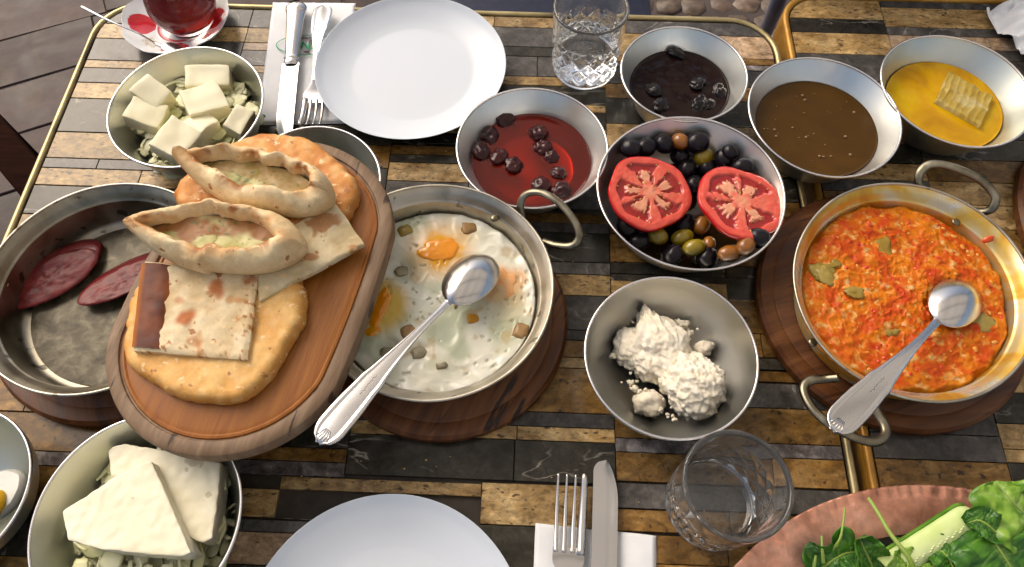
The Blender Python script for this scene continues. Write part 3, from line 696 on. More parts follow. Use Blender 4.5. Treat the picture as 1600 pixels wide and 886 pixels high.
def slab(name, pts, th, m, parent=None, z0=None, bev=.002, sub=2, amp=.0006, sc=90, rot=None, seed=0, loc=None):
    """a cut piece: outline pts (3D, top face), dropped by th, with softened irregular edges; origin at its middle"""
    pts = [Vector(p) for p in pts]; c = sum(pts, Vector())/len(pts) - Vector((0, 0, th))
    n = len(pts); v = [p-c-Vector((0, 0, th)) for p in pts]+[p-c for p in pts]
    f = [tuple(range(n-1, -1, -1)), tuple(range(n, 2*n))]+[(i, (i+1) % n, n+(i+1) % n, n+i) for i in range(n)]
    me = bevelled((v, f), bev, 2, name, (lambda p: p+Vector((nz(p, sc, seed), nz(p, sc, seed+9), nz(p, sc, seed+21)))*amp) if amp else None, sub)
    o = link(name, me, m, parent)
    o.location = c - (parent.location if parent is not None else Vector())
    return o

# ---- preserves
liquid('cherry_jam', 'glossy red cherry syrup filling the bowl beside the upper plate', 'jam', .0202, .4437, BOWL, .0751, .0285, M_cherry_liq, .0003, 1)
liquid('berry_jam', 'nearly black berry syrup filling the bowl near the upper glass', 'jam', .1836, .5415, BOWL, .0668, .0285, M_black_liq, .0004, 2)
liquid('molasses_dip', 'smooth brown sesame and molasses dip dotted with small bubbles', 'dip', .3215, .4840, BOWL, .0776, .0300, M_mol, .0004, 3, 30)
liquid('honey', 'glossy golden honey around a piece of comb', 'honey', .4675, .5184, BOWL, .0765, .0270, M_honey, .0003, 4)
def deep_liquid(o, prof, Rr, x, y, z, m, col, dens):
    q = [(r_+.0005, max(z_-.0006, .0004)) for r_, z_ in resample([(a*Rr, b) for a, b in prof], 8) if z_ < z-.0004]
    q[0] = (0, q[0][1]); r1 = inner_r(prof, Rr, z)
    v, f = lathe(q+[(r1+.0004, z+.0008), (r1-.0006, z+.0003)]+[(r1*k/20-.001*(k == 20), z) for k in range(19, 0, -1)]+[(0, z)], 96, lambda a_, b_, c_, k, an: (a_, b_, c_+(.0003*nz((a_, b_, 0), 55) if k > len(q)+1 else 0)))
    o.data = mesh(o.name, v, [w_[::-1] for w_ in f]); o.data.materials.append(m)
    t_ = m.node_tree; va = t_.nodes.new('ShaderNodeVolumeAbsorption'); va.inputs['Color'].default_value = (*col, 1); va.inputs['Density'].default_value = dens
    t_.links.new(va.outputs[0], [n for n in t_.nodes if n.type == 'OUTPUT_MATERIAL'][0].inputs['Volume'])
cj = [o for o in S.objects if o.name == 'cherry_jam'][0]
M_cherry_deep = mat('clear_cherry_syrup', [(.42, .028, .008)], 0.05, trans=.82, ior=1.42, rand=False)
deep_liquid(cj, BOWL, .0751, .0202, .4437, .0285, M_cherry_deep, (.88, .30, .05), 36)
def berry(name, label, cat, px, py, z, r, m, kind, seed, group):
    if kind == 'cherry':
        fn = lambda q: 1-.25*max(0, 1-((q.x-.2)**2+(q.y)**2)/.12)*(q.z > 0)
        r *= 1.30; v, f = blob(r, r*.88, r*.62, .20, 2.0, seed, 4, fn)
    else:
        cells = [Vector((rnd.gauss(0, 1), rnd.gauss(0, 1), rnd.gauss(0, 1))).normalized() for _ in range(46)]
        def fn(q):
            d = min((q-c).length for c in cells); return .82+.26*math.sqrt(max(0, 1-(d/.42)**2))
        v, f = blob(r*1.3, r*1.02, r*.72, .06, 2.0, seed, 4, fn)
    p = P(px, py, z)
    return tag(link(name, mesh(name, v, f), m, None, p, (rnd.uniform(-.4, .4), rnd.uniform(-.4, .4), rnd.uniform(0, 6))), label, cat, group)
CH = [(790, 188, 'cherry at the far left edge of the red jam, topmost of its row'), (765, 213, 'plump cherry against the left wall of the red jam bowl'), (753, 239, 'sunken cherry at the left wall below the plump one'),
      (779, 246, 'cherry between the sunken one and the wrinkled clump in red jam'), (803, 259, 'wrinkled shiny cherry in the left half of the red jam'), (840, 209, 'upper cherry of the pair in the middle of the red jam'),
      (848, 231, 'lower cherry of the pair in the middle of the red jam'), (860, 245, 'small cherry touching the lower right of the middle pair'), (872, 271, 'lone cherry in the right half of the red jam'),
      (845, 291, 'shiny cherry in red jam just above the pan handle'), (876, 300, 'cherry at the lower right wall of the red jam bowl')]
for i, (x, y, l) in enumerate(CH): berry('cherry', l, 'cherry', x, y, .0272, (.0088 if i not in (7, 8) else .0072), M_cherry, 'cherry', i*3.1, 'cherries in the red jam')
BE = [(1057, 84, 'dark berry at the far side of the black jam'), (1021, 141, 'smooth dark berry at the left of the black jam'), (1033, 165, 'dark berry touching the near left rim of the black jam'),
      (1090, 131, 'knobbly berry in the middle right of the black jam'), (1124, 146, 'half sunken knobbly berry by the right wall of the black jam'), (1092, 163, 'lowest knobbly berry of the black jam group'), (1108, 163, 'small berry fragment right of the lowest knobbly one')]
for i, (x, y, l) in enumerate(BE): berry('dark_berry', l, 'berry', x, y, .0285 if i != 4 else .0255, .0086 if i != 6 else .006, M_berry, 'mul', i*2.3, 'berries in the black jam')
M_bubble = mat('bubble_film', [(.17, .09, .035), (.24, .14, .06)], .10, 200, coat=.6)
vs = []
for _ in range(38):
    a, r_ = rnd.uniform(0, 6.28), .060*math.sqrt(rnd.random()); s = rnd.choice((.0005, .0006, .0008, .0011, .0017, .0021))
    v, f = blob(s, s, s*.8, 0, 1, 0, 1); vs.append(([q+Vector((.3215+r_*math.cos(a), .4840+r_*math.sin(a), .0302)) for q in v], f))
bub = mesh('bubbles', *join(*vs)); tag(link('bubbles', bub, M_bubble), 'tiny air bubbles on the brown molasses dip', 'bubbles', None, 'stuff')
# honeycomb: block of open cells lying in the honey
cc = P(1510, 152, .030); ux = (P(1519, 118, .03)-P(1484, 109, .03)); uy = (P(1462, 155, .03)-P(1484, 109, .03))
corner = P(1484, 109, .033); uxf = P(1554, 149, .033)-corner; uyf = P(1462.5, 155, .033)-corner
v, f = [], []; NX, NY = 60, 40
for i in range(NX+1):
    for j in range(NY+1):
        a, b = i/NX, j/NY
        base = corner+uxf*a+uyf*b
        q = abs(((a*7.0+.12*math.sin(b*9)) % 1)-.5)*2; mid = math.exp(-((b-.52)/.05)**2)
        h = .0013*(q**3)*(.5+.8*abs(nz(base, 50, 2)))+.0016*mid+.0013*fbm(base, 70, 3)
        e = min(a, 1-a, b, 1-b); edge = 1 if e > .001 else 0
        v.append(Vector((base.x+.0012*nz(base, 160, 1), base.y+.0012*nz(base, 160, 5), .0315+h if edge else .0225)))
for i in range(NX):
    for j in range(NY): f.append((i*(NY+1)+j, i*(NY+1)+j+1, (i+1)*(NY+1)+j+1, (i+1)*(NY+1)+j))
tag(link('honeycomb', mesh('honeycomb', v, f), M_comb), 'piece of pale honeycomb with open cells lying in the golden honey', 'honeycomb')

# ---- cheese cubes on shredded cabbage
def cube(label, px, py, z, sx, sy, sz, rot, tilt=(0, 0), bev=.0025, m=None, name='cheese_cube', cat='cheese', grp='white cheese cubes', seed=0, taper=0.0, notch=None):
    def fn(p):
        k = 1-taper*(p.x/sx+.5)
        q = Vector((p.x, p.y*k, p.z)); return q+Vector((nz(q, 55, seed), nz(q, 55, seed+5), nz(q, 55, seed+11)))*.0016+Vector((nz(q, 220, seed), nz(q, 220, seed+5), nz(q, 220, seed+9)))*.0003
    me = bevelled(box(-sx/2, sx/2, -sy/2, sy/2, -sz/2, sz/2), bev, 2, name, fn, 3)
    return tag(link(name, me, m or M_cheese, None, P(px, py, z), (tilt[0], tilt[1], rot)), label, cat, grp)
def prism_cheese(label, top_px, z, th, tilt=(0, 0), seed=0):
    o = slab('cheese_cube', [P(a, b, z) for a, b in top_px], th, M_cheese, None, bev=.002, sub=3, amp=.0014, sc=70, seed=seed)
    o.rotation_euler = (tilt[0], tilt[1], 0); return tag(o, label, 'cheese', 'white cheese cubes')
CUBES = [('notched tall white cheese block at the left of the cheese bowl, by the steel wall', 242, 152, .042, .033, .026, .028, (.10, .30, -.55), 1),
         ('lower white cheese block touching the notched one at the left of the cheese bowl', 232, 186, .036, .036, .027, .030, (.05, .26, -.20), 2),
         ('curved topped white cheese cube at the far right of the cheese bowl', 329, 128, .034, .046, .026, .026, (.22, .08, .12), 3),
         ('large white cheese cube in the middle of the cheese bowl', 322, 165, .040, .040, .034, .026, (.10, .12, .52), 4),
         ('white cheese piece in front of the large middle cube', 316, 206, .036, .030, .026, .026, (.0, .18, .95), 5),
         ('smallest white cheese cube at the right wall of the cheese bowl', 376, 193, .038, .020, .029, .024, (.12, .25, -.35), 6),
         ('white cheese cube nearest to the stuffed bread, at the front of its bowl', 280, 224, .047, .036, .040, .026, (.08, .22, -.45), 7)]
for l, a, b, z, sx, sy, sz, ro, sd in CUBES:
    o = cube(l, a, b, z, sx, sy, sz, 0, seed=sd*3.1, bev=.0016, taper=.10 if sd % 2 else -.08); o.rotation_euler = ro
def cabbage(name, label, cx, cy2, n, rr, z0, z1, seed):
    r2 = random.Random(seed); parts = []
    for _ in range(n):
        a, d = r2.uniform(0, 6.28), rr*math.sqrt(r2.random()); p = Vector((cx+d*math.cos(a), cy2+d*math.sin(a), r2.uniform(z0, z1)))
        h = r2.uniform(0, 6.28); L_ = r2.uniform(.012, .030); cur = r2.uniform(-60, 60); pts = []
        for k in range(9):
            h += cur*L_/8+r2.uniform(-.25, .25); p = p+Vector((math.cos(h), math.sin(h), r2.uniform(-.28, .28)))*L_/8
            dd = Vector((p.x-cx, p.y-cy2)); mx = rr*1.05
            if dd.length > mx: dd *= mx/dd.length; p = Vector((cx+dd.x, cy2+dd.y, p.z))
            pts.append(p)
        w = r2.choice((.0012, .0018, .003, .005, .0075, .009))*r2.uniform(.8, 1.1)
        parts.append(tube(pts, w, 8, False, .13, lambda t: .5+.5*math.sin(math.pi*min(max(t, .08), .92))))
    return tag(link(name, mesh(name, *join(*parts)), M_cabbage), label, 'cabbage', None, 'stuff')
cabbage('shredded_cabbage', 'pale shredded cabbage under the white cheese cubes', -.3369, .4939, 320, .058, .008, .034, 3)
cabbage('shredded_cabbage', 'pale shredded cabbage under the feta slabs', -.2893, .0850, 330, .060, .006, .034, 4)
o = slab('feta_slab', [P(a, b, .046) for a, b in [(168, 706), (176, 698), (194, 693), (215, 697), (250, 702), (300, 715), (344, 722), (341, 770), (331, 840), (318, 848), (300, 842), (255, 800), (215, 752), (172, 745), (170, 722)]], .022, M_feta, None, bev=.0016, sub=4, amp=.0007, sc=150, seed=3)
tag(o, 'rear feta slab with a ragged left edge, under the triangular one', 'cheese', 'feta slabs')
o = slab('feta_slab', [P(a, b, .058) for a, b in [(97, 800), (104, 794), (135, 775), (175, 748), (222, 724), (236, 722), (247, 745), (272, 800), (297, 858), (300, 866), (290, 871), (220, 867), (150, 858), (107, 845), (100, 822)]], .024, M_feta, None, bev=.0014, sub=4, amp=.0007, sc=150, seed=7)
o.rotation_euler = (-.03, -.02, 0); tag(o, 'front feta slab, a smooth triangle on top of the other', 'cheese', 'feta slabs')
# boiled egg half in the bowl at the left edge
t = thing('boiled_egg_half', 'boiled egg half with yellow yolk in the bowl at the left edge', 'egg', P(2, 778, .012))
v, f = blob(.026, .019, .012, .03, 2, 1, 3); v = [Vector((q.x, q.y, min(q.z, .006))) for q in v]
link('egg_white', mesh('egg_white', v, f, True, None, 30), M_eggw, t, (0, 0, .006), (0, 0, .8))
v, f = blob(.017, .013, .0085, .14, 2.5, 4, 3)
link('yolk', mesh('yolk', v, f), mat('boiled_yolk', [(.66, .38, .015), (.74, .48, .03)], .45, 40, bump=.3), t, (-.001, -.010, .013), (0, 0, .8))

# ---- crumbly curd cheese
def curd(label, px, py, z, sx, sy, sz, rot, seed, grp='lumps of curd cheese', fn=None, sub=5):
    v, f = ico(sub); out = []
    for q in v:
        k = 1+.20*fbm(q, 1.5, seed, 3)+.10*fbm(q, 5, seed+4, 3)+(.012+.042*max(0, nz(q, 2.6, seed+2)))*fbm(q, 15, seed+8, 4)-.09*max(0, nz(q, 6.5, seed+5)-.15)
        p = Vector((q.x*sx*k, q.y*sy*k, max(q.z, -.55)*sz*k))
        if fn: p = fn(p)
        out.append(p)
    return tag(link('curd_cheese', mesh('curd_cheese', out, f), M_curd, None, P(px, py, z), (0, 0, rot)), label, 'cheese', grp)
def peak(p): k = 1-.55*max(0, min(1, (p.y)/.03)); return Vector((p.x*k, p.y, p.z))
curd('peaked rear lump of curd cheese rising to a point at the far side', 1028, 540, .024, .030, .038, .022, .25, 3, fn=peak, sub=6)
curd('front lump of curd cheese, the larger and whiter one at right', 1082, 603, .030, .0265, .029, .023, .3, 11, sub=6)
curd('left shoulder lump of curd cheese against the rear one', 988, 545, .020, .017, .020, .014, 0, 21)
curd('small separate lump of curd cheese at the lower left', 1013, 630, .017, .0138, .0118, .012, 0, 31, sub=4)
curd('little curd crumb pile right of the rear lump', 1098, 545, .022, .0095, .007, .008, .5, 41, sub=4)
vs = []
for (px, py, s) in [(1068, 507, .0045), (1060, 503, .003), (1078, 520, .003), (992, 607, .0032), (985, 598, .0028), (998, 612, .0025), (1054, 656, .0022), (1051, 650, .0016), (975, 560, .003), (957, 556, .0028), (1112, 540, .003), (1104, 552, .003), (1032, 640, .003), (1120, 575, .003), (1050, 618, .003), (1040, 600, .0035)]+[(1010+rnd.gauss(20, 45), 580+rnd.gauss(0, 40), rnd.uniform(.0008, .002)) for _ in range(50)]:
    v, f = blob(s, s*.85, s*.75, .75, 1.8, px, 3); q = P(px, py, .022+(s*.3)); vs.append(([a+q for a in v], f))
tag(link('curd_crumbs', mesh('curd_crumbs', *join(*vs)), M_curd), 'loose crumbs around the lumps of curd cheese', 'cheese crumbs', None, 'stuff')

# ---- olives and tomato
liquid('olive_oil', 'thin dark oil at the bottom of the olive bowl', 'oil', .1725, .3892, DEEP, .0890, .0075, M_brine, .0002, 5)
OL = [(985, 232, 'k', 'black olive at the far left wall of the olive bowl'), (1008, 231, 'k', 'black olive second from the left along the far wall'), (1037, 225, 'k', 'black olive left of the pale brown olive at the far wall'),
      (1062, 221, 'b', 'pale brown olive among black ones at the far wall'), (1090, 223, 'k', 'biggest glossy black olive at the far side'), (1062, 243, 'k', 'black olive just below the pale brown far one'),
      (1100, 245, 'g', 'green olive tucked under the biggest black olive'), (1132, 248, 'k', 'black olive right of the tucked green olive'), (1074, 264, 'k', 'wrinkled black olive above the gap between the tomatoes'),
      (1106, 262, 'k', 'black olive above the left edge of the right tomato slice'), (1140, 238, 'k', 'small black olive at the far right wall'), (1085, 290, 'k', 'black olive deep in the gap between the two tomato slices'),
      (1000, 377, 'k', 'black olive at the near left below the left tomato slice'), (1028, 369, 'g', 'green olive directly below the left tomato slice'), (1066, 371, 'g', 'long green olive in the middle of the near side'),
      (1084, 387, 'g', 'green olive below the long one, near the rim'), (1096, 352, 'b', 'round brown olive between the tomato slices at the near side'), (1108, 381, 'b', 'small brown olive below the round brown one'),
      (1052, 399, 'k', 'glossy black olive at the near rim, left of another'), (1106, 403, 'k', 'glossy black olive nearest to the rim'), (1140, 396, 'b', 'long red brown olive at the near right rim'),
      (1165, 385, 'b', 'dark red olive half under the right tomato slice'), (1070, 350, 'k', 'black olive hiding under the right end of the left tomato'), (980, 355, 'k', 'black olive under the left tomato slice by the wall'),
      (1185, 372, 'k', 'black olive under the right tomato slice by the wall'), (1160, 262, 'k', 'black olive behind the right tomato slice')]
for i, (x, y, k, l) in enumerate(OL):
    big = 1.12 if 'biggest' in l else .8 if 'small' in l else 1
    L_, w_ = (.0124, .0099) if k == 'k' else (.0130, .0084) if 'long' in l else (.0112, .0088)
    v, f = blob(L_*big, w_*big, w_*.95*big, .03 if k != 'k' else .05, 1.6, i*1.7, 3, (lambda q: 1-.10*abs(q.x)**3))
    zo = .022 if i not in (4, 15, 13, 6) else .027
    while zo < .048 and (P(x, y, zo).xy-Vector((.1725, .3892))).length > inner_r(DEEP, .0890, zo)-.0105: zo += .001
    tag(link('olive', mesh('olive', v, f), {'k': M_olive_k, 'g': M_olive_g, 'b': M_olive_b}[k], None, P(x, y, zo), (rnd.uniform(-.3, .3), rnd.uniform(-.3, .3), rnd.uniform(0, 3.1) if 'long' not in l else .25)), l, 'olive', 'olives in the steel bowl')
def lerp(a, b, t): return tuple(x+(y-x)*t for x, y in zip(a, b))
def sst(a, b, x): t = min(max((x-a)/(b-a), 0), 1); return t*t*(3-2*t)
def tomato(label, px, py, z, R_, npk, rot, tilt, seed, th=.010, squash=.94):
    t = thing('tomato_slice', label, 'tomato', P(px, py, z), (tilt[0], tilt[1], rot), 'tomato slices on the olives')
    r2 = random.Random(seed); nr, na = 54, 168
    wall = lambda a: R_*(1+.030*math.sin(3*a+seed)+.02*math.sin(5*a+seed*2)+.010*math.sin(8*a))
    pk = [(2*math.pi*(k+r2.uniform(-.12, .12))/npk, r2.uniform(.62, .86)) for k in range(npk)]
    v, col, rows, f = [], [], [], []
    flesh, pale, gel, corec = (.74, .115, .080), (.80, .28, .17), (.33, .016, .010), (.82, .43, .26)
    seeds = []
    for k in range(nr+1):
        rho = k/nr; row = []
        for i in range(na):
            a = 2*math.pi*i/na
            rr = wall(a)*rho; g = 0; d0 = 9; wdt = 1
            for c, wd in pk:
                d = abs((a-c+math.pi) % (2*math.pi)-math.pi)
                half = wd*math.pi/npk*(1.06+.10*math.sin(rho*9+c*5))
                if d/half < d0: d0 = d/half; wdt = half
            e = d0+.20*nz((math.cos(a)*rho, math.sin(a)*rho, seed), 9)
            rlo, rhi = .24+.05*math.sin(a*4+seed), .81+.03*math.sin(a*7+seed)
            inp = sst(1.0, .80, e)*sst(rlo-.05, rlo+.07, rho)*sst(rhi+.03, rhi-.03, rho)       # pocket of jelly
            tongue = sst(.62, .44, e+.30*nz((a*3, rho*4, seed), 2.5))*sst(.66, .54, rho+.08*nz((a*9, 0, seed), 1.0))*sst(.05, .2, rho)   # pale placenta reaching into it
            g = inp*(1-tongue*.95)
            z_ = -.0026*g+.0006*fbm((v_ := Vector((rr*math.cos(a), rr*math.sin(a), 0))), 180, seed, 2)-.0006*sst(.93, 1, rho)
            c_ = lerp(flesh, pale, .35*sst(.9, .3, rho)*(1-inp)+.20*(nz(v_, 200, 3) > .1)*(rho < .8))
            c_ = lerp(c_, corec, tongue*inp*.9+.55*sst(.26, .08, rho)); c_ = lerp(c_, gel, g)
            c_ = lerp(c_, (.55, .05, .03), sst(.95, 1, rho)*.9)
            row.append(len(v)); v.append(Vector((v_.x, v_.y*squash, z_))); col.append(c_)
            if g > .35 and g < .75 and r2.random() < .05: seeds.append((v[-1].copy(), a))
        rows.append(row)
    for a_, b_ in zip(rows, rows[1:]):
        for i in range(na): j = (i+1) % na; f.append((a_[i], b_[i], b_[j], a_[j]))
    link('flesh', mesh('flesh', v, f, True, {'col': col}), M_tomato, t)
    ed = rows[-1]; vv, ff = [], []
    for s, dz in ((1, 0), (1.022, -.0014), (1.03, -.004), (.99, -.0075), (.90, -th)):
        vv += [Vector((v[i].x*s, v[i].y*s, v[i].z*(s == 1)+dz)) for i in ed]
    m_ = len(ed)
    for k in range(4):
        for i in range(m_): j = (i+1) % m_; ff.append((k*m_+i, (k+1)*m_+i, (k+1)*m_+j, k*m_+j))
    ff.append(tuple(range(4*m_, 5*m_)))
    link('skin', mesh('skin', vv, ff), M_tskin, t)
    sv = []
    for p, a in seeds[:60]:
        q, fc = blob(.0016, .0008, .0006, 0, 1, 0, 1); ca_, sa_ = math.cos(a), math.sin(a)
        sv.append(([Vector((p.x+w.x*ca_-w.y*sa_, p.y+w.x*sa_+w.y*ca_, p.z+.0006+w.z)) for w in q], fc))
    tag(link('seeds', mesh('seeds', *join(*sv)), M_seed, t), None, None, None, 'stuff')
    return t
tomato('left tomato slice lying on the olives', 1016, 299, .047, .0420, 5, .55, (.16, .10), 3)
tomato('right tomato slice resting on the rim of the olive bowl', 1159, 314, .053, .0425, 4, 2.3, (.10, -.02), 8)

# ---- red sausage in the dark pan
def sausage(label, px, py, L_, w_, ang, z, tilt, seed):
    t = thing('sausage_slice', label, 'sausage', P(px, py, z), (tilt[0], tilt[1], ang), 'sausage slices in the dark pan')
    n = 56; ol = []
    for i in range(n):
        a = 2*math.pi*i/n; k = 1+.03*math.sin(3*a+seed)
        ol.append((L_*math.cos(a)*k, w_*math.sin(a)*k*(1+.10*math.cos(a))))
    v = [Vector((0, 0, .0006))]; f = []
    RS = [k/14 for k in range(1, 14)]+[.97, 1]
    for s in RS: v += [Vector((a*s, b*s, (.0006 if s < .97 else -.0004 if s == 1 else .0003)+(.0009*fbm((a*s, b*s, 0), 150, seed, 3)+.0006*nz((a*s, b*s, 0), 45, seed)))) for a, b in ol]
    for i in range(n): f.append((0, 1+i, 1+(i+1) % n))
    for k in range(len(RS)-1):
        for i in range(n): j = (i+1) % n; f.append((1+k*n+i, 1+(k+1)*n+i, 1+(k+1)*n+j, 1+k*n+j))
    link('cut_face', mesh('cut_face', v, f), M_sausage, t)
    v, f = [], []
    for s, dz in ((1, -.0004), (1.02, -.0016), (1.02, -.005), (.98, -.0085)): v += [Vector((a*s+(.006 if dz < -.004 else .002 if dz < -.001 else 0), b*s+(.010 if dz < -.004 else .004 if dz < -.001 else 0), dz)) for a, b in ol]
    for k in range(3):
        for i in range(n): j = (i+1) % n; f.append((k*n+i, (k+1)*n+i, (k+1)*n+j, k*n+j))
    f.append(tuple(range(3*n, 4*n)))
    link('skin', mesh('skin', v, f), M_saus_skin, t); return t
sausage('left sausage slice, wholly in view against the pan wall', 77, 436, .0460, .0205, R(36), TZ+.0135, (.10, 0), 1)
sausage('right sausage slice running under the bread board', 195, 438, .0460, .0165, R(30), TZ+.0135, (-.12, 0), 2)
M_fat = mat('cooking_fat', [(.26, (.030, .024, .014)), (.5, (.068, .057, .037)), (.74, (.13, .115, .082))], .34, 75, 7, .8, metal=.25, bump=.35, bscale=130, spec=.3)
rows = [(0, .0042)]+[(.083*k/20, .0042) for k in range(1, 21)]
fn = lambda px, py, pz, k, a: (px, py, pz+.0004*fbm((px, py, 0), 55, 3, 3))
v, f = lathe(rows, 90, fn)
tag(link('frying_fat', mesh('frying_fat', v, f), M_fat, None, (-.3672, .2853, TZ)), 'film of cooking fat and browned residue on the floor of the sausage pan', 'fat')

# ---- fried eggs
def surface(name, cx, cy2, z, R_, amp_fn, col_fn, m, nr=110, na=330, parent=None, edge=.004, ell=0, eang=0):
    v, f, col, rows = [], [], [], []
    for k in range(nr+1):
        rho = (k/nr); row = []
        for i in range(na if k else 1):
            a = 2*math.pi*i/na; e = 1+ell*math.cos(2*(a-eang)); r_ = R_*rho*e
            x, y = r_*math.cos(a), r_*math.sin(a)
            zz = amp_fn(x, y, rho); row.append(len(v)); v.append(Vector((x, y, zz))); col.append(col_fn(x, y, rho, zz))
        rows.append(row)
    for a_, b_ in zip(rows, rows[1:]):
        for i in range(na):
            j = (i+1) % na
            if len(a_) == 1: f.append((a_[0], b_[i], b_[j]))
            else: f.append((a_[i], b_[i], b_[j], a_[j]))
    me = mesh(name, v, f, True, {'col': col})
    return link(name, me, m, parent, (cx, cy2, z) if parent is None else (cx, cy2, z))
EX, EY = p_e.location.x, p_e.location.y
def ep(px, py, z=.034): q = P(px, py, z); return q.x-EX, q.y-EY
Y1, Y2, Y3 = ep(688, 392), ep(788, 446), ep(592, 478)
PITS = [(ep(628, 423), .0115, .0034), (ep(605, 545), .011, .003), (ep(693, 523), .013, .0020), (ep(655, 551), .010, .0016), (ep(739, 498), .0075, .0010), (ep(735, 356), .010, .001), (ep(806, 398), .007, .001)]
def egg_z(x, y, rho):
    b = .0014*fbm((x, y, 0), 30, 2, 2)+.0008*abs(nz((x, y, 0), 70, 6))
    w = abs(nz((x+.006*nz((x, y, 0), 60), y, 0), 75, 8)); b += .0007*(1-min(1, w*3.2))*sst(.15, .8, nz((x, y, 1), 22, 4)*.5+.5+.35*rho-.2)
    h = nz((x, y, 0), 240, 5); b -= .0012*sst(.40, .52, h)*sst(.1, .3, nz((x, y, 0), 30, 11)+.1)
    for (c, r_, d) in PITS: b -= d*math.exp(-(((x-c[0])**2+(y-c[1])**2)/r_**2)**2)
    for c, r_ in ((Y1, .017), (Y2, .017)): b += .0016*math.exp(-((x-c[0])**2+(y-c[1])**2)/r_**2)
    b += .0022*sst(.86, .97, rho)*(.6+.6*nz((x, y, 0), 60, 3))-.004*sst(.975, 1, rho)
    return b
def egg_c(x, y, rho, z):
    n = fbm((x, y, 0), 36, 7, 4)*.5+.5
    c = lerp((.68, .67, .50), (.83, .81, .68), sst(.15, .65, n)); c = lerp(c, (.50, .55, .38), sst(-.05, -.4, nz((x, y, 0), 32, 9))*.75); c = lerp(c, (.55, .38, .17), sst(.34, .6, fbm((x, y, 0), 55, 41, 3))*.55)
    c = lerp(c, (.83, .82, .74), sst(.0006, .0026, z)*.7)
    d = lambda c_: math.hypot(x-c_[0]+.005*nz((x, y, 0), 70), y-c_[1]+.005*nz((x, y, 0), 70, 4))
    c = lerp(c, (.76, .50, .24), sst(.044, .020, d(Y1))*.7); c = lerp(c, (.74, .36, .03), sst(.024, .013, d(Y1)+.004*nz((x, y, 0), 150))); c = lerp(c, (.74, .42, .20), sst(.028, .014, d(Y2))*.85); c = lerp(c, (.74, .48, .07), sst(.036, .016, d(Y3))*.85)
    c = lerp(c, (.66, .56, .30), sst(.030, .005, math.hypot(x-Y2[0]-.004, y-Y2[1]+.022))*.6)
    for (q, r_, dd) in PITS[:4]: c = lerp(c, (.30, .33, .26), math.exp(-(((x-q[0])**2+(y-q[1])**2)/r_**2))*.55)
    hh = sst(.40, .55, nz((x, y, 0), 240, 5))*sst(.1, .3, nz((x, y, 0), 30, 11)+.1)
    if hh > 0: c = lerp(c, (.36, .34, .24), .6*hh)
    c = lerp(c, (.30, .23, .11), sst(.955, .99, rho)*sst(-.1, .3, nz((x, y, 0), 50, 2))*.8)
    return c
EGZ = TZ+.0190
M_egg = food('fried_egg', .24, .1, attr='col', cols=[(.90, .90, .90), (1, 1, 1)], scale=80, bump=.08, bscale=200)
eggs = tag(surface('fried_eggs', EX, EY, EGZ, .0935, egg_z, egg_c, M_egg, 120, 330), 'fried eggs with runny yolks and browned bits filling the middle pan', 'eggs')
def on_egg(x, y): return egg_z(x, y, math.hypot(x, y)/.0935)
def yolk(c, rx, ry, h, m, seed, rot=0):
    v, f = [], []; n = 60; v.append(Vector((0, 0, h)))
    for k in range(1, 12):
        s = k/11
        for i in range(n):
            a = 2*math.pi*i/n; w = 1+.42*nz((math.cos(a)*1.5, math.sin(a)*1.5, seed), 1)+.09*nz((math.cos(a)*4, math.sin(a)*4, seed), 1)
            x, y = rx*s*w*math.cos(a), ry*s*w*math.sin(a)
            v.append(Vector((x, y, h*(1-s**2.4)-.0008*(s > .99)+.0005*fbm((x, y, 0), 120, seed, 3))))
    for i in range(n): f.append((0, 1+i, 1+(i+1) % n))
    for k in range(10):
        for i in range(n): j = (i+1) % n; f.append((1+k*n+i, 1+(k+1)*n+i, 1+(k+1)*n+j, 1+k*n+j))
    return link('yolk', mesh('yolk', v, f), m, eggs, (c[0], c[1], on_egg(*c)-.0004), (0, 0, rot))
yolk(Y1, .0200, .0120, .0011, M_yolk, 1, .1); yolk(Y2, .0110, .0150, .0009, M_yolk_pink, 2, .15); yolk(Y3, .010, .019, .0014, M_yolk, 3, -.25)
yolk(ep(583, 517), .0085, .006, .0018, M_yolk, 7, .4); yolk(ep(602, 468), .0035, .0030, .002, M_yolk, 9)
for (px, py, w_, h_, rot, m, nm) in [(633, 361, .014, .011, .4, M_pepper, 'mushroom_bit'), (734, 357, .016, .012, .1, M_crouton, 'bread_bit'), (628, 423, .013, .010, .3, M_mush, 'mushroom_bit'), (739, 498, .0105, .009, .2, mat('orange_bit', [(.40, .19, .03), (.56, .30, .07)], .4, 70, bump=.3), 'bread_bit'),
        (814, 519, .0125, .013, -.3, M_crouton, 'bread_bit'), (637, 517, .013, .010, .5, M_crouton, 'bread_bit'), (604, 549, .012, .010, .1, M_mush, 'mushroom_bit'), (655, 549, .014, .011, .6, M_mush, 'mushroom_bit'), (712, 476, .0022, .010, -.1, M_crouton, 'bread_bit'), (690, 572, .010, .006, .2, M_mush, 'mushroom_bit')]:
    c = ep(px, py); sd = px
    bv, bf = ico(3); me = mesh(nm, [Vector((math.copysign(abs(p.x)**.6, p.x)*w_*.52, math.copysign(abs(p.y)**.6, p.y)*h_*.52, p.z*.0026-.0013))*(1+.30*fbm(p, 1.3, sd, 3)) for p in bv], bf)
    link(nm, me, m, eggs, (c[0], c[1], on_egg(*c)+.0008), (rnd.uniform(-.15, .15), rnd.uniform(-.15, .15), rot))

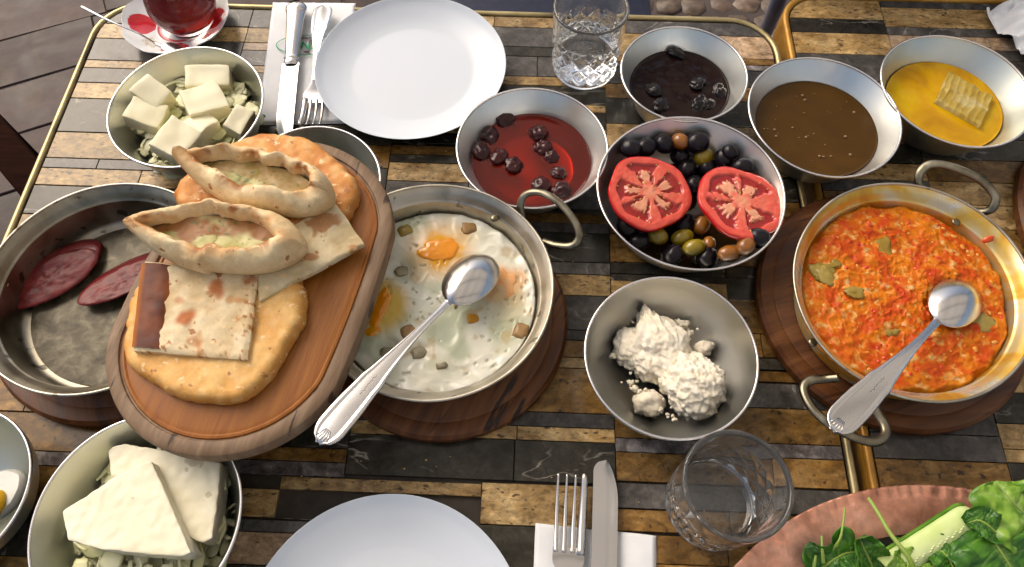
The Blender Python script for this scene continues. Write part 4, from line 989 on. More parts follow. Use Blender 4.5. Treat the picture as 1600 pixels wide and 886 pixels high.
# ---- scrambled eggs with tomato and pepper
MX, MY = p_m.location.x, p_m.location.y
def men_z(x, y, rho):
    p = (x, y, 0)
    b = .0030*fbm(p, 34, 3, 3)+.0016*abs(fbm(p, 110, 5, 3))+.0005*fbm(p, 300, 8, 2)
    w = abs(nz((x+.004*nz(p, 90), y, 0), 130, 2)); b += .0010*(1-min(1, w*3))
    return b+.0012-.0055*sst(.93, 1, rho+.05*nz(p, 60, 1))+.0025*(1-rho)
def men_c(x, y, rho, z):
    p = (x, y, 0); n = fbm(p, 75, 2, 4); m_ = fbm((x+.003*nz(p, 200), y, 0), 130, 6, 4)
    c = lerp((.56, .088, .007), (.67, .205, .025), sst(-.5, .6, n)); c = lerp(c, (.75, .42, .14), sst(.05, .7, m_)*.75)
    c = lerp(c, (.78, .56, .30), sst(.45, .9, m_+.3*n)*.6); c = lerp(c, (.48, .035, .006), sst(.22, .6, fbm(p, 85, 17, 3))*.5)
    c = lerp(c, (.58, .22, .012), sst(.90, .99, rho)*.75)
    return c
menm = tag(surface('scrambled_eggs', MX, MY, TZ+.0280, .0968, men_z, men_c, M_vc_wet, 170, 460, None, .004, .042, R(52)), 'orange scrambled eggs with tomato and green pepper filling the right pan', 'eggs')
def mp(px, py, z=.038): q = P(px, py, z); return q.x-MX, q.y-MY
for (px, py, rx, ry, rot, sd) in [(1372, 397, .0075, .0135, -.3, 1), (1284, 436, .0105, .0085, -.6, 2), (1328, 464, .0075, .0055, .1, 3), (1529, 512, .0090, .0070, .3, 4), (1390, 524, .006, .004, .3, 5), (1300, 420, .005, .004, .3, 6)]:
    c = mp(px, py); v, f = blob(rx*1.2, ry*1.2, .0022, .50, 1.9, sd, 3)
    link('pepper_piece', mesh('pepper_piece', v, f), M_pepper, menm, (c[0], c[1], men_z(c[0], c[1], .5)-.0006), (rnd.uniform(-.2, .2), rnd.uniform(-.2, .2), rot))
M_tbit = mat('tomato_bit', [(.50, .045, .010), (.62, .11, .015)], .2, 60, coat=.5)
M_ebit = mat('egg_curd_bit', [(.66, .28, .07), (.74, .42, .16)], .35, 60, coat=.2)
vs, vs2 = [], []
for k in range(120):
    a, r_ = rnd.uniform(0, 6.28), (.087)*math.sqrt(rnd.random()); e = 1+.042*math.cos(2*(a-R(52))); x, y = r_*e*math.cos(a), r_*e*math.sin(a)
    s = rnd.uniform(.0009, .0024); v, f = blob(s*rnd.uniform(.8, 1.7), s, s*.7, .3, 2.0, k, 2); zz = men_z(x, y, r_/.0968)-s*.35
    ca_, sa_ = math.cos(k), math.sin(k); vv = [Vector((x+q.x*ca_-q.y*sa_, y+q.x*sa_+q.y*ca_, zz+q.z)) for q in v]
    (vs if k % 2 else vs2).append((vv, f))
tag(link('tomato_bits', mesh('tomato_bits', *join(*vs)), M_tbit, menm), None, None, None, 'stuff')
tag(link('egg_bits', mesh('egg_bits', *join(*vs2)), M_ebit, menm), None, None, None, 'stuff')
v, f = blob(.0055, .003, .0016, .25, 2, 3, 2); q = P(1544, 374, TZ+.043)
tag(link('tomato_scrap', mesh('tomato_scrap', v, f), M_tbit, None, q, (.4, -.5, .3)), 'small orange tomato scrap stuck high on the wall of the scrambled egg pan', 'tomato')

# ------------------------------------------------------------------ bread board
BZ0, BZ1 = .0640, .0850
board_px = [(166, 580), (165, 556), (184, 495), (205, 447), (227, 405), (262, 345), (300, 290), (352, 240), (420, 212), (480, 213), (525, 230), (568, 252), (597, 286), (611, 330), (608, 379), (596, 430), (580, 477), (550, 556), (513, 617), (452, 675), (392, 707), (324, 719), (251, 699), (197, 653)]
def resamp_closed(pts, n):
    L_ = [0]
    for a, b in zip(pts, pts[1:]+pts[:1]): L_.append(L_[-1]+(b-a).length)
    out = []; j = 0; ring = pts+[pts[0]]
    for i in range(n):
        s = L_[-1]*i/n
        while L_[j+1] < s: j += 1
        t_ = (s-L_[j])/max(L_[j+1]-L_[j], 1e-9); out.append(ring[j].lerp(ring[j+1], t_))
    return out
BC, BAX, BRR, BHA = Vector((-.2196, .2757, 0)), R(77), .1025, .050
def stadium(r, n=128):
    out = []; per = 4*BHA+2*math.pi*r
    for i in range(n):
        a = 2*math.pi*i/n; d = Vector((math.cos(a), math.sin(a)))
        out.append(Vector((d.x*r+(BHA if d.x >= 0 else -BHA)*min(1, abs(d.x)/.25), d.y*r)))
    return out
brd = thing('bread_board', 'long rounded wooden board of breads lying across two pans', 'board', BC, BAX)
def rings(rs, cap0=False, cap1=False):
    v, f, n = [], [], 128
    for r, z in rs: v += [(p.x, p.y, z) for p in stadium(r)]
    for k in range(len(rs)-1):
        for i in range(n): j = (i+1) % n; f.append((k*n+i, k*n+j, (k+1)*n+j, (k+1)*n+i))
    if cap0: f.append(tuple(range(n-1, -1, -1)))
    if cap1: f.append(tuple((len(rs)-1)*n+i for i in range(n)))
    return v, f
z = BZ1
v, f = rings([(BRR-.014, BZ0), (BRR-.004, BZ0+.001), (BRR, BZ0+.005), (BRR+.0003, z-.006), (BRR-.0012, z-.002), (BRR-.0035, z-.0005), (BRR-.0105, z), (BRR-.0116, z-.0004), (BRR-.0122, z-.0022), (BRR-.0135, z-.0024)], True)
link('worn_rim', mesh('worn_rim', v, f, True, None, 32), M_wood_worn, brd)
v, f = rings([(BRR-.0135, z-.0026), (BRR-.0143, z-.0010), (BRR-.0160, z-.0006), (BRR-.0175, z-.0014), (BRR-.0185, z-.0012), (BRR-.021, z-.0006)], False, True)
link('board_top', mesh('board_top', v, f, True, None, 25), M_wood_board, brd)

DOUGH, BROWN = (.74, .555, .325), (.40, .145, .035)
def bread(name, label, px, zc, z0, th, colfn, seed, lump=.0012, rag=.0012):
    pts = resamp_closed(outline_px(px, zc, 6), 150); c = sum(pts, Vector())/len(pts)
    v, col, f, rows = [], [], [], []
    prof = [(.90, 0), (.985, .0010), (1.0, .30), (.99, .55), (.965, .80), (.93, .95), (.88, 1.02)]+[(.88*(1-k/26), 1.0) for k in range(1, 27)]
    for s, h in prof:
        row = []
        for i, p in enumerate(pts if s > 1e-6 else pts[:1]):
            d = (p-c)*s; q = Vector((d.x, d.y, 0)); e = fbm(q, 40, seed, 4)
            rg = 1+(rag*fbm(Vector((math.cos(i*.0419)*.3, math.sin(i*.0419)*.3, s*.1)), 26, seed, 3)*25*(s > .9))
            q = Vector((d.x*rg, d.y*rg, (h*th+(lump*e+lump*.5*abs(nz(q, 130, seed))) if h >= .5 else h*th)))
            row.append(len(v)); v.append(q); col.append(colfn(q, s, e))
        rows.append(row)
    for a_, b_ in zip(rows, rows[1:]):
        n = len(a_)
        for i in range(n):
            j = (i+1) % n
            f.append((a_[i], a_[j], b_[j], b_[i]) if len(b_) > 1 else (a_[i], a_[j], b_[0]))
    f.append(tuple(reversed(rows[0])))
    return tag(link(name, mesh(name, v, f, True, {'col': col}), M_vc_bread, None, (c.x, c.y, z0)), label, 'bread', 'breads on the wooden board')
def col_fry1(q, s, e):
    c = lerp((.72, .40, .135), (.80, .52, .215), sst(-.5, .6, e)); c = lerp(c, (.58, .255, .06), sst(.90, .99, s)*.75)
    return lerp(c, (.86, .62, .32), .4*sst(.1, .5, nz(q, 150, 4)))
def col_fry2(q, s, e):
    c = lerp((.50, .19, .045), (.72, .36, .12), sst(-.5, .6, e)); c = lerp(c, (.78, .48, .22), .7*sst(.05, .45, nz(q, 110, 4)+.3*e))
    return lerp(c, (.46, .17, .04), sst(.92, 1, s)*.6)
bread('fried_bread', 'pale golden round fried bread at the near end of the board', [(193, 529), (198, 567), (218, 585), (253, 608), (297, 624), (353, 629), (385, 620), (424, 588), (446, 550), (466, 518), (478, 485), (470, 432), (440, 405), (390, 395), (310, 398), (245, 420), (206, 459)], .094, BZ1-.0004, .014, col_fry1, 3, .0016, .0010)
bread('fried_bread', 'darker orange round fried bread at the far end of the board', [(272, 312), (277, 290), (310, 258), (362, 226), (395, 212), (421, 209), (474, 216), (497, 226), (523, 246), (545, 268), (561, 290), (557, 317), (547, 336), (520, 352), (460, 365), (380, 365), (310, 345)], .094, BZ1-.0004, .015, col_fry2, 9, .0020, .0012)
def flat(label, quad_px, zq, th, colfn, seed, strip=None, sag=0):
    A, B, Cq, D_ = [P(x, y, z_) for (x, y), z_ in zip(quad_px, zq)]
    c = (A+B+Cq+D_)/4; n, m = 64, 56; v, col, f = [], [], []
    t = thing('flatbread', label, 'bread', (c.x, c.y, c.z), 0, 'breads on the wooden board')
    for side in (0, 1):
        for i in range(n+1):
            for j in range(m+1):
                a, b = i/n, j/m; p = A.lerp(B, a).lerp(D_.lerp(Cq, a), b)-c
                e = min(a, 1-a, b, 1-b); w = fbm(p, 45, seed, 3)
                p = p+Vector((nz(p, 60, seed)*.0012*(e < .03), nz(p, 60, seed+4)*.0012*(e < .03), 0))
                blis = .0012*w+.0007*max(0, nz(p, 95, seed+2))*2
                z_ = blis*sst(0, .05, e)-.0012*sst(.03, 0, e) if side == 0 else -th+.0006*sst(.03, 0, e)
                v.append(p+Vector((0, 0, z_))); col.append(colfn(p, a, b, w))
    o = (n+1)*(m+1); ix = lambda i, j: i*(m+1)+j
    for i in range(n):
        for j in range(m):
            f.append((ix(i, j), ix(i, j+1), ix(i+1, j+1), ix(i+1, j))); f.append((o+ix(i, j), o+ix(i+1, j), o+ix(i+1, j+1), o+ix(i, j+1)))
    for i in range(n): f += [(ix(i, 0), ix(i+1, 0), o+ix(i+1, 0), o+ix(i, 0)), (ix(i+1, m), ix(i, m), o+ix(i, m), o+ix(i+1, m))]
    for j in range(m): f += [(ix(0, j+1), ix(0, j), o+ix(0, j), o+ix(0, j+1)), (ix(n, j), ix(n, j+1), o+ix(n, j+1), o+ix(n, j))]
    link('sheet', mesh('sheet', v, f, True, {'col': col}, 50), M_vc_bread, t)
    return t, c, (A, B, Cq, D_)
def burn(q, s, thr): return sst(thr, thr+.18, fbm(q, s, 31, 3))
def col_flat1(p, a, b, w):
    c = lerp((.62, .47, .27), (.76, .64, .43), sst(-.5, .5, w)); c = lerp(c, (.50, .22, .06), burn(p, 38, .52)*.7)
    for (x, y, r_, k) in ((.42, .60, .12, 1), (.66, .24, .12, .95), (.36, .42, .07, .6), (.93, .10, .07, .8), (.52, .86, .05, .5)):
        d = math.hypot(a-x, (b-y)*.9)+.05*nz(p, 120, 2); c = lerp(c, (.42, .13, .03), k*sst(r_, r_*.35, d))
    fl = nz(p, 330, 8); edge = sst(.16, .06, min(1-a, 1-b)); c = lerp(c, (.38, .16, .05), edge*sst(.30, .45, fl))
    return c
def col_flat2(p, a, b, w):
    c = lerp((.60, .47, .27), (.74, .63, .42), sst(-.5, .5, w)); x = nz((p.x*.6, p.y, 0), 75, 12)
    return lerp(c, (.42, .17, .05), .8*sst(.24, .42, x+.30*nz(p, 190, 3))*sst(.02, .14, b)*sst(.0, .1, 1-a))
t2, _, _ = flat('rear flatbread piece with scorched streaks, sticking out to the right', [(392, 392), (520, 312), (569, 381), (405, 470)], [.103, .102, .098, .103], .006, col_flat2, 5)
t1, c1, (qa, qb, qc, qd) = flat('front square of flatbread with a dark brown crust strip along its left', [(224, 408), (402, 425), (386, 561), (208, 546)], [.1055, .1055, .104, .104], .006, col_flat1, 8)
# dark crust strip folded along the left edge
v, f, col = [], [], []; n, m = 40, 10
for i in range(n+1):
    for j in range(m+1):
        b, a = i/n, -.02+.285*j/m; a += .02*nz((b*3, 0, 0), 1, 3)*(j == m)
        p = qa.lerp(qb, a).lerp(qd.lerp(qc, a), .02+.955*b)-c1; h = math.sin(math.pi*j/m)
        v.append(p+Vector((0, 0, -.001+.0026*h**.5+.0006*nz(p, 110, 2)))); col.append(lerp(lerp((.085, .018, .008), (.20, .058, .022), nz(p, 60, 4)*.7+.5+.5*nz(p, 190, 6)), (.50, .17, .03), sst(.22, .02, j/m)*.7+sst(.85, 1, j/m)*.4))
for i in range(n):
    for j in range(m): f.append((i*(m+1)+j, i*(m+1)+j+1, (i+1)*(m+1)+j+1, (i+1)*(m+1)+j))
M_crust = food('browned_crust', .5, .0, spec=.3, attr='col', cols=[(.85, .85, .85), (1, 1, 1)], scale=60, bump=.3, bscale=170)
link('crust_strip', mesh('crust_strip', v, f, True, {'col': col}), M_crust, t1)

def pide(label, A, B, W_, z0, seed, greens, blunt=4.0, lift=.0, mid=0.0):
    A, B = Vector(A), Vector(B); L_ = (B-A).length/2; c = (A+B)/2; ang = math.atan2((B-A).y, (B-A).x)
    t = thing('stuffed_bread', label, 'bread', (c.x, c.y, z0), ang, 'breads on the wooden board')
    na = 220
    def wid(u): return (1-abs(u)**1.75)**.85*(1+.12*u)+.10*(1-u*u) if u < 0 else (1-abs(u)**blunt)**.62
    def ring(sl, sw, z_, amp):
        out = []
        for i in range(na):
            a = 2*math.pi*i/na; u = math.cos(a); s = 1 if math.sin(a) >= 0 else -1
            w = W_*wid(max(-1, min(1, u)))*s*sw
            x = u*L_*sl; p = Vector((x, w+mid*(1-u*u), z_))
            out.append(p+Vector((nz(p, 45, seed), nz(p, 45, seed+5), nz(p, 45, seed+9)))*amp)
        return out
    prof = [(.84, .60, 0, 0), (.95, .87, .005, .001), (.99, .97, .011, .0015), (1.0, 1.0, .0165, .0018), (.985, .955, .0225, .002), (.955, .89, .0275, .0022), (.91, .80, .0316, .0026), (.845, .675, .0338, .003), (.79, .60, .0332, .0034), (.745, .54, .0292, .0034), (.725, .505, .0240, .0026), (.71, .475, .0180, .002)]
    v, col, f = [], [], []
    for k, (sl, sw, z_, am) in enumerate(prof):
        for i, p in enumerate(ring(sl, sw, z_, am)):
            u = p.x/L_; p.y += W_*.10*(1-u*u)*sst(4, 9, k); tipz = lift*max(0, -u-.5)
            if k > 3: p.z += .0030*fbm((u*4, k*.2, seed+(p.y > 0)), 1.4, seed, 3)+.0020*math.sin(u*9+seed+(2 if p.y > 0 else 0))*(k > 5); p.y += .0045*nz((u*5, seed, p.y > 0), 1.1)*(k > 6)
            p.z += tipz-.004*sst(.75, 1.0, u)*(k > 3); v.append(p)
            n1 = fbm(p, 30, seed, 3); c_ = lerp((.76, .57, .33), (.86, .71, .46), sst(-.4, .5, n1))
            lip = math.exp(-((k-8.2)/1.7)**2)
            c_ = lerp(c_, (.56, .27, .09), .85*lip*sst(-.25, .45, fbm(p, 62, seed+3, 3)))
            c_ = lerp(c_, (.36, .12, .03), lip*sst(.25, .6, fbm(p, 70, seed+8, 3)))
            c_ = lerp(c_, (.62, .32, .12), .7*sst(.70, .98, -u)+.35*sst(.35, .8, n1)*(k < 5)); c_ = lerp(c_, (.66, .39, .17), .4*sst(.8, 1, u)); col.append(c_)
    for k in range(len(prof)-1):
        for i in range(na): j = (i+1) % na; f.append((k*na+i, k*na+j, (k+1)*na+j, (k+1)*na+i))
    f.append(tuple(range(na-1, -1, -1)))
    link('crust', mesh('crust', v, f, True, {'col': col}), M_vc_bread, t)
    v, col, f = [], [], []; nk = 26
    for k in range(nk+1):
        s = 1-k/nk; base = [q+Vector((0, W_*.10*(1-(q.x/L_)**2), 0)) for q in ring(.74*s if s else .001, .51*s if s else .001, .0190, 0)]
        for p in base:
            e = fbm(p, 55, seed+2, 4); p.z += .0013*e+.0005*nz(p, 160, seed); v.append(p)
            c_ = lerp((.48, .44, .18), (.62, .59, .32), sst(-.4, .5, e)); c_ = lerp(c_, (.26, .28, .07), greens*sst(-.1, .4, fbm(p, 48, seed+7, 3)))
            c_ = lerp(c_, (.30, .13, .05), (1.35-greens)*sst(-.16, .20, fbm(p, 30, seed+12, 3)+.25*(p.y > 0)-.1)); c_ = lerp(c_, (.10, .13, .03), .8*sst(.36, .48, nz(p, 260, seed+4)))
            col.append(c_)
    for k in range(nk):
        for i in range(na): j = (i+1) % na; f.append((k*na+i, k*na+j, (k+1)*na+j, (k+1)*na+i))
    link('filling', mesh('filling', v, f, True, {'col': col}), M_vc_wet, t)
    return t
pz = .122
a, b = P(272, 246, pz), P(522, 309, pz-.006); d = (b-a).normalized()
pide('rear boat shaped bread with a green herb filling, its tip over the cheese bowl', a, b, .0268, .0985, 4, .75, 3.6, .012)
a, b = P(196, 352, pz), P(478, 388, pz-.006)
pide('front boat shaped bread with a browned cheese filling', a, b, .0300, .1010, 12, .40, 3.2, .010)

# crumbs fallen on the table
vs = []
for (px, py, sx_, n_) in ((520, 735, 60, 6), (720, 720, 90, 5), (905, 420, 40, 4), (1190, 640, 40, 3), (640, 245, 40, 3), (1000, 800, 60, 4), (300, 860, 60, 5)):
    for _ in range(n_):
        s_ = rnd.uniform(.0004, .0011); v, f = blob(s_*1.3, s_, s_*.8, .4, 2, rnd.random()*50, 1); q = P(px+rnd.gauss(0, sx_), py+rnd.gauss(0, sx_*.3), 0)+Vector((0, 0, s_*.6)); vs.append(([a+q for a in v], f))
tag(link('bread_crumbs', mesh('bread_crumbs', *join(*vs)), mat('crumb', [(.50, .30, .13), (.66, .46, .24)], .7, 200)), 'few tiny bread crumbs scattered over the striped stone', 'crumbs', None, 'stuff')

# ------------------------------------------------------------------ cutlery
def ribbon(stations, nx=20):
    """stations: (x, halfwidth, z, crown, rim) -> sheet with a raised border"""
    v, f = [], []
    for (x, w, z_, cr, rim) in stations:
        for k in range(nx+1):
            s = -1+2*k/nx
            v.append(Vector((x, w*s, z_+cr*(1-s*s)+rim*(sst(.62, .72, abs(s))*sst(1.0, .90, abs(s))))))
    for i in range(len(stations)-1):
        for k in range(nx): f.append((i*(nx+1)+k, (i+1)*(nx+1)+k, (i+1)*(nx+1)+k+1, i*(nx+1)+k+1))
    return v, f
def place(o, a, b, roll=0.0):
    """put an object with its x axis from a to b"""
    d = (b-a).normalized(); y = Vector((0, 0, 1)).cross(d).normalized(); z_ = d.cross(y)
    M_ = Matrix((d, y, z_)).transposed().to_4x4(); M_.translation = a
    o.matrix_world = M_ @ Matrix.Rotation(roll, 4, 'X')
def handle_st(x0, x1, w0, w1, z0, z1, n=44, arch=.004, rim=.0007):
    st = []
    for k in range(n+1):
        t = k/n; x = x0+(x1-x0)*t; w = w0+(w1-w0)*sst(.15, .86, t)**1.15
        w += .0008*math.exp(-((t-.62)/.03)**2)
        if t > .90: w *= math.sqrt(max(0.0, 1-((t-.90)/.101)**2))+.001
        st.append((x, w, z0+(z1-z0)*t+arch*math.sin(math.pi*t), .0006, rim*sst(.03, .15, t)))
    return st
def solid(o, th): m = o.modifiers.new('thick', 'SOLIDIFY'); m.thickness = th; m.offset = -1; return o
def spoon(label, a, b, roll, group, scrib):
    L_ = (b-a).length; t = thing('serving_spoon', label, 'spoon', (0, 0, 0), 0, group)
    st = []; lb = .064
    for k in range(41):
        x = lb*(1-math.cos(math.pi*k/40))/2; u = (x-lb*.47)/(lb*.53 if x > lb*.47 else lb*.47)
        w = .0222*math.sqrt(max(0, 1-abs(u)**2.1)); w = max(w, .0032 if x > lb*.6 else .0002)
        st.append((x, w, .0015*(x/lb), .0115*max(0, 1-u*u)**.75+.0006, 0))
    link('bowl', mesh('bowl', *ribbon(st, 28)), M_cutlery, t); solid(t.children[-1], .0011)
    hs = handle_st(lb-.001, L_, .0034, .0128, .0020, .0, arch=.007)
    h = link('handle', mesh('handle', *ribbon(hs, 28)), M_cutlery, t); solid(h, .0016)
    v, f = [], []
    for k in range(5):                                                  # little shell at the end of the handle
        s = -1+.5*k; pth = [Vector((L_-.013+.001*abs(s), s*.0022, .0018)), Vector((L_-.007, s*.0042, .0019)), Vector((L_-.0025-.0012*abs(s), s*.0052, .0012))]
        q = tube(pth, .00055, 6, taper=lambda t_: 1.2-.5*t_); v.append(q)
    link('shell_ornament', mesh('shell_ornament', *join(*v)), M_cutlery, h)
    v = []
    x0 = L_*.70
    for k in range(2):
        pts = [Vector((x0+.0016*i, (.0011 if i % 2 else -.0009)*(1 if i < 4 else .5)+.0003*i*(1-2*k)*.2, .0066-.004*(i/12))) for i in range(12)]
    zz = lambda x: (.0020*(1-(x-lb)/(L_-lb))+.007*math.sin(math.pi*(x-lb)/(L_-lb))+.0007)
    pts = [Vector((x0+.0017*i, (.0010 if i % 2 else -.0006)*(1.3 if i in (2, 9) else .35+.25*math.sin(i*2.3)), zz(x0+.0017*i))) for i in range(13)]
    link('engraving', mesh('engraving', *tube(smoothpath(pts, 4), .00015, 5)), M_engrave, h)
    place(t, a, b, roll); return t
spoon('serving spoon lying face down across the fried egg pan', P(768, 402, .049), P(497, 692, .083), .0, 'serving spoons in the pans', 0)
spoon('serving spoon lying face down in the scrambled eggs', P(1518, 446, .046), P(1300, 672, .080), .0, 'serving spoons in the pans', 1)
def fork(label, tip, end, tl, w, group, tz=.0, hw=.0115):
    L_ = (end-tip).length; t = thing('dinner_fork', label, 'fork', (0, 0, 0), 0, group)
    for k in range(4):
        s = -1+2*k/3
        pts = [Vector((0, s*w*.86, .0045+tz)), Vector((tl*.35, s*w*.86, .0012+tz*.5)), Vector((tl*.75, s*w*.82, .0004)), Vector((tl+.004, s*w*.80, .0010))]
        link('tine', mesh('tine', *tube(smoothpath(pts, 6), .00185, 8, False, .55, lambda q: .42+.58*min(1, q*1.6))), M_cutlery, t)
    st = []
    for k in range(25):
        q = k/24; x = tl+.028*q; ww = w*1.0*(1-sst(.35, 1, q))+.0032*sst(.35, 1, q); st.append((x, ww, .0012+.006*q*q, .0005-.001*(1-q), 0))
    link('shoulder', mesh('shoulder', *ribbon(st, 16)), M_cutlery, t); solid(t.children[-1], .0018)
    link('handle', mesh('handle', *ribbon(handle_st(tl+.0275, L_, .0032, hw, .0071, .003, arch=.006), 24)), M_cutlery, t); solid(t.children[-1], .002)
    place(t, tip, end); return t
def knife(label, tip, end, bl, w, group, dip=False):
    L_ = (end-tip).length; t = thing('table_knife', label, 'knife', (0, 0, 0), 0, group); st, nx = [], 14; v, f = [], []
    for k in range(61):
        x = bl*(k/60); e = min(1, x/.034)
        hi = w*(.10+.90*math.sin(e*math.pi/2)**.75) if e < 1 else w; lo = -w*.93*math.sqrt(max(0, 1-(1-min(1, x/.010))**2))
        for side in (1, -1):
            for j in range(nx+1):
                s = j/nx; y = lo+(hi-lo)*s; th = .0011*sst(1.0, .55, s)+.0001; v.append(Vector((x, y, .0014+side*th)))
    m = 2*(nx+1)
    for k in range(60):
        for j in range(nx): f += [(k*m+j, (k+1)*m+j, (k+1)*m+j+1, k*m+j+1), (k*m+nx+1+j, k*m+nx+2+j, (k+1)*m+nx+2+j, (k+1)*m+nx+1+j)]
    link('blade', mesh('blade', v, f), M_cutlery, t)
    prof = [(bl-.004, .006, .0020), (bl, .0082, .0034), (bl+.004, .0075, .0036), (bl+.006, .0088, .0044), (bl+.010, .0080, .0040), (bl+.030, .0088, .0046), (L_-.022, .0112, .0056), (L_-.012, .0128, .0062), (L_-.006, .0122, .0060), (L_-.001, .0080, .0036), (L_, .0005, .0003)]
    v, f = [], []; pp = smoothpath(prof, 5); n = 18
    for q in pp:
        for i in range(n): a = 2*math.pi*i/n; v.append(Vector((q.x, max(q.y, 1e-4)*math.cos(a), .0030+max(q.z, 1e-4)*math.sin(a))))
    for k in range(len(pp)-1):
        for i in range(n): j = (i+1) % n; f.append((k*n+i, k*n+j, (k+1)*n+j, (k+1)*n+i))
    link('handle', mesh('handle', v, f), M_cutlery, t)
    place(t, tip, end); return t
def napkin(label, quad, z0, layers=3):
    t = thing('paper_napkin', label, 'napkin', (0, 0, 0), 0, 'folded white paper napkins')
    A, B, Cq, D_ = [P(x, y, z0) for x, y in quad]; c = (A+B+Cq+D_)/4; t.location = (c.x, c.y, .0006)
    for l in range(layers):
        n, m = 30, 40; v, f = [], []
        for i in range(n+1):
            for j in range(m+1):
                a, b = i/n, j/m; p = A.lerp(B, a).lerp(D_.lerp(Cq, a), b)-c; k = 1-.012*l; e = min(a, 1-a, b, 1-b)
                v.append(Vector((p.x*k+.0004*nz(p, 50, l), p.y*k+.0004*nz(p, 50, l+5), .0007*l+.0010*fbm(p, 18, 2, 2)*(.25 if l == 0 else 1)*sst(0, .1, e)+.0006*abs(nz(p, 60, 7))+(.0005 if abs(a-.5) < .02 else 0))))
        for i in range(n):
            for j in range(m): f.append((i*(m+1)+j, (i+1)*(m+1)+j, (i+1)*(m+1)+j+1, i*(m+1)+j+1))
        solid(link('fold', mesh('fold', v, f), M_paper, t), .0004)
    return t, c
nap1, nc = napkin('printed white napkin under the upper knife and fork', [(426, 3), (556, 4), (541, 192), (402, 195)], .002)
M_green = mat('green_print', [(.03, .30, .13), (.05, .36, .17)], .7, 40); M_darkp = mat('dark_print', [(.10, .05, .05)], .7)
def on_nap(px, py, dz=.0042): q = P(px, py, .004); return Vector((q.x-nc.x, q.y-nc.y, dz))
ov = [on_nap(486+54*math.cos(2*math.pi*k/60), 71+15.5*math.sin(2*math.pi*k/60), .0040) for k in range(60)]
link('logo_oval', mesh('logo_oval', *tube(ov, .00055, 6, True, .3)), M_green, nap1)
def lettering(name, body, px, py, size, m, parent, rot=TH):
    cu = bpy.data.curves.new(name, 'FONT'); cu.body = body; cu.size = size; cu.align_x = 'CENTER'; cu.align_y = 'CENTER'; cu.extrude = .00012; cu.offset = .00022
    o = bpy.data.objects.new(name, cu); C.objects.link(o); cu.materials.append(m); o.parent = parent; o.location = on_nap(px, py, .0043); o.rotation_euler = (0, 0, rot); me = bpy.data.meshes.new_from_object(o); bpy.data.objects.remove(o)
    o = link(name, me, None, parent, on_nap(px, py, .0043), (0, 0, rot)); return o
lettering('logo_lettering', 'NZ', 484, 72.5, .0150, M_green, nap1)
lettering('logo_small_print', 'KAHVALTI', 486, 60.5, .0048, M_darkp, nap1); lettering('logo_small_print', 'EVI', 487, 66, .0044, M_darkp, nap1)
v, f = blob(.0040, .0018, .0003, .1, 2, 1, 2); link('logo_leaf', mesh('logo_leaf', v, f), M_darkp, nap1, on_nap(480, 81.5, .0041))
knife('table knife on the printed napkin with its blade towards the viewer', P(443, 222, .008), P(465, 8, .010), .112, .0100, 'table knives')
fork('fork on the printed napkin with its tines towards the viewer', P(486, 201, .008), P(507, 12, .010), .036, .0125, 'dinner forks', .003, .0115)
nap2, _ = napkin('plain white napkin at the bottom edge under a fork and knife', [(837, 817), (1026, 837), (1024, 1010), (828, 1000)], .002)
fork('fork at the bottom edge with its four tines pointing away', P(892, 744, .008), P(880, 1090, .010), .058, .0128, 'dinner forks', .003)
knife('table knife at the bottom edge with its rounded tip pointing away', P(946, 720, .006), P(938, 1120, .010), .115, .0110, 'table knives')
p = P(410, 182, .008); v, f = blob(.0035, .0025, .0010, .4, 2, 2, 2)
M_herb = mat('parsley', [(.03, .11, .015), (.07, .2, .03)], .5, 90)
tag(link('herb_scrap', mesh('herb_scrap', v, f), M_herb, None, p), 'tiny green herb scrap on the printed napkin beside the cheese bowl', 'herb')
v, f = ico(3); v = [q*.0034 for q in v]
tag(link('brass_bead', mesh('brass_bead', v, f), M_brass, None, P(434, 205, .004)), 'tiny round brass bead on the table between cheese bowl and knife', 'bead')

# ------------------------------------------------------------------ tea
SX, SY = -.398, .660
cols = {'w': (.80, .80, .80), 'r': (.55, .025, .035), 'g': (.42, .30, .10)}
prof = resample([(0, .004), (.022, .004), (.028, .0052), (.034, .007), (.048, .0125), (.0605, .0205), (.0615, .0215)], 12); na = 320
v, col, f = [], [], []
for k, (r_, z_) in enumerate(prof):
    for i in range(na):
        a = 2*math.pi*i/na; s = 1+.030*(abs(math.cos(4*a+.5))-.5)*sst(.035, .06, r_)
        v.append(Vector((r_*s*math.cos(a), r_*s*math.sin(a), z_+.0016*(math.cos(8*a+1))*sst(.04, .06, r_))))
        u = ((a/(2*math.pi)*8)+.35) % 1.0; q = (r_-.0285)/.0285; c_ = cols['w']
        if 0 < q < 1 and int((a/(2*math.pi)*8)+.35) % 2 == 0 and abs(u-.5) < .47*math.sin(math.pi*q)**.55: c_ = cols['r']
        if int((a/(2*math.pi)*8)+.35) % 2 == 1 and .25 < q < .72 and abs(u-.5) < .3 and math.sin(a*90+r_*900) > .1: c_ = cols['g']
        if r_ < .029: c_ = lerp(cols['w'], cols['r'], .9 if .022 < r_ < .028 else 0)
        col.append(c_)
for k in range(len(prof)-1):
    for i in range(na): j = (i+1) % na; f.append((k*na+i, k*na+j, (k+1)*na+j, (k+1)*na+i))
M_saucer = mat('painted_porcelain', [], .14, 20, attr='col', coat=.4)
sa = tag(link('tea_saucer', mesh('tea_saucer', v, f, True, {'col': col}), M_saucer, None, (SX, SY, .0008)), 'scalloped white saucer with red petals under the tea glass', 'saucer')
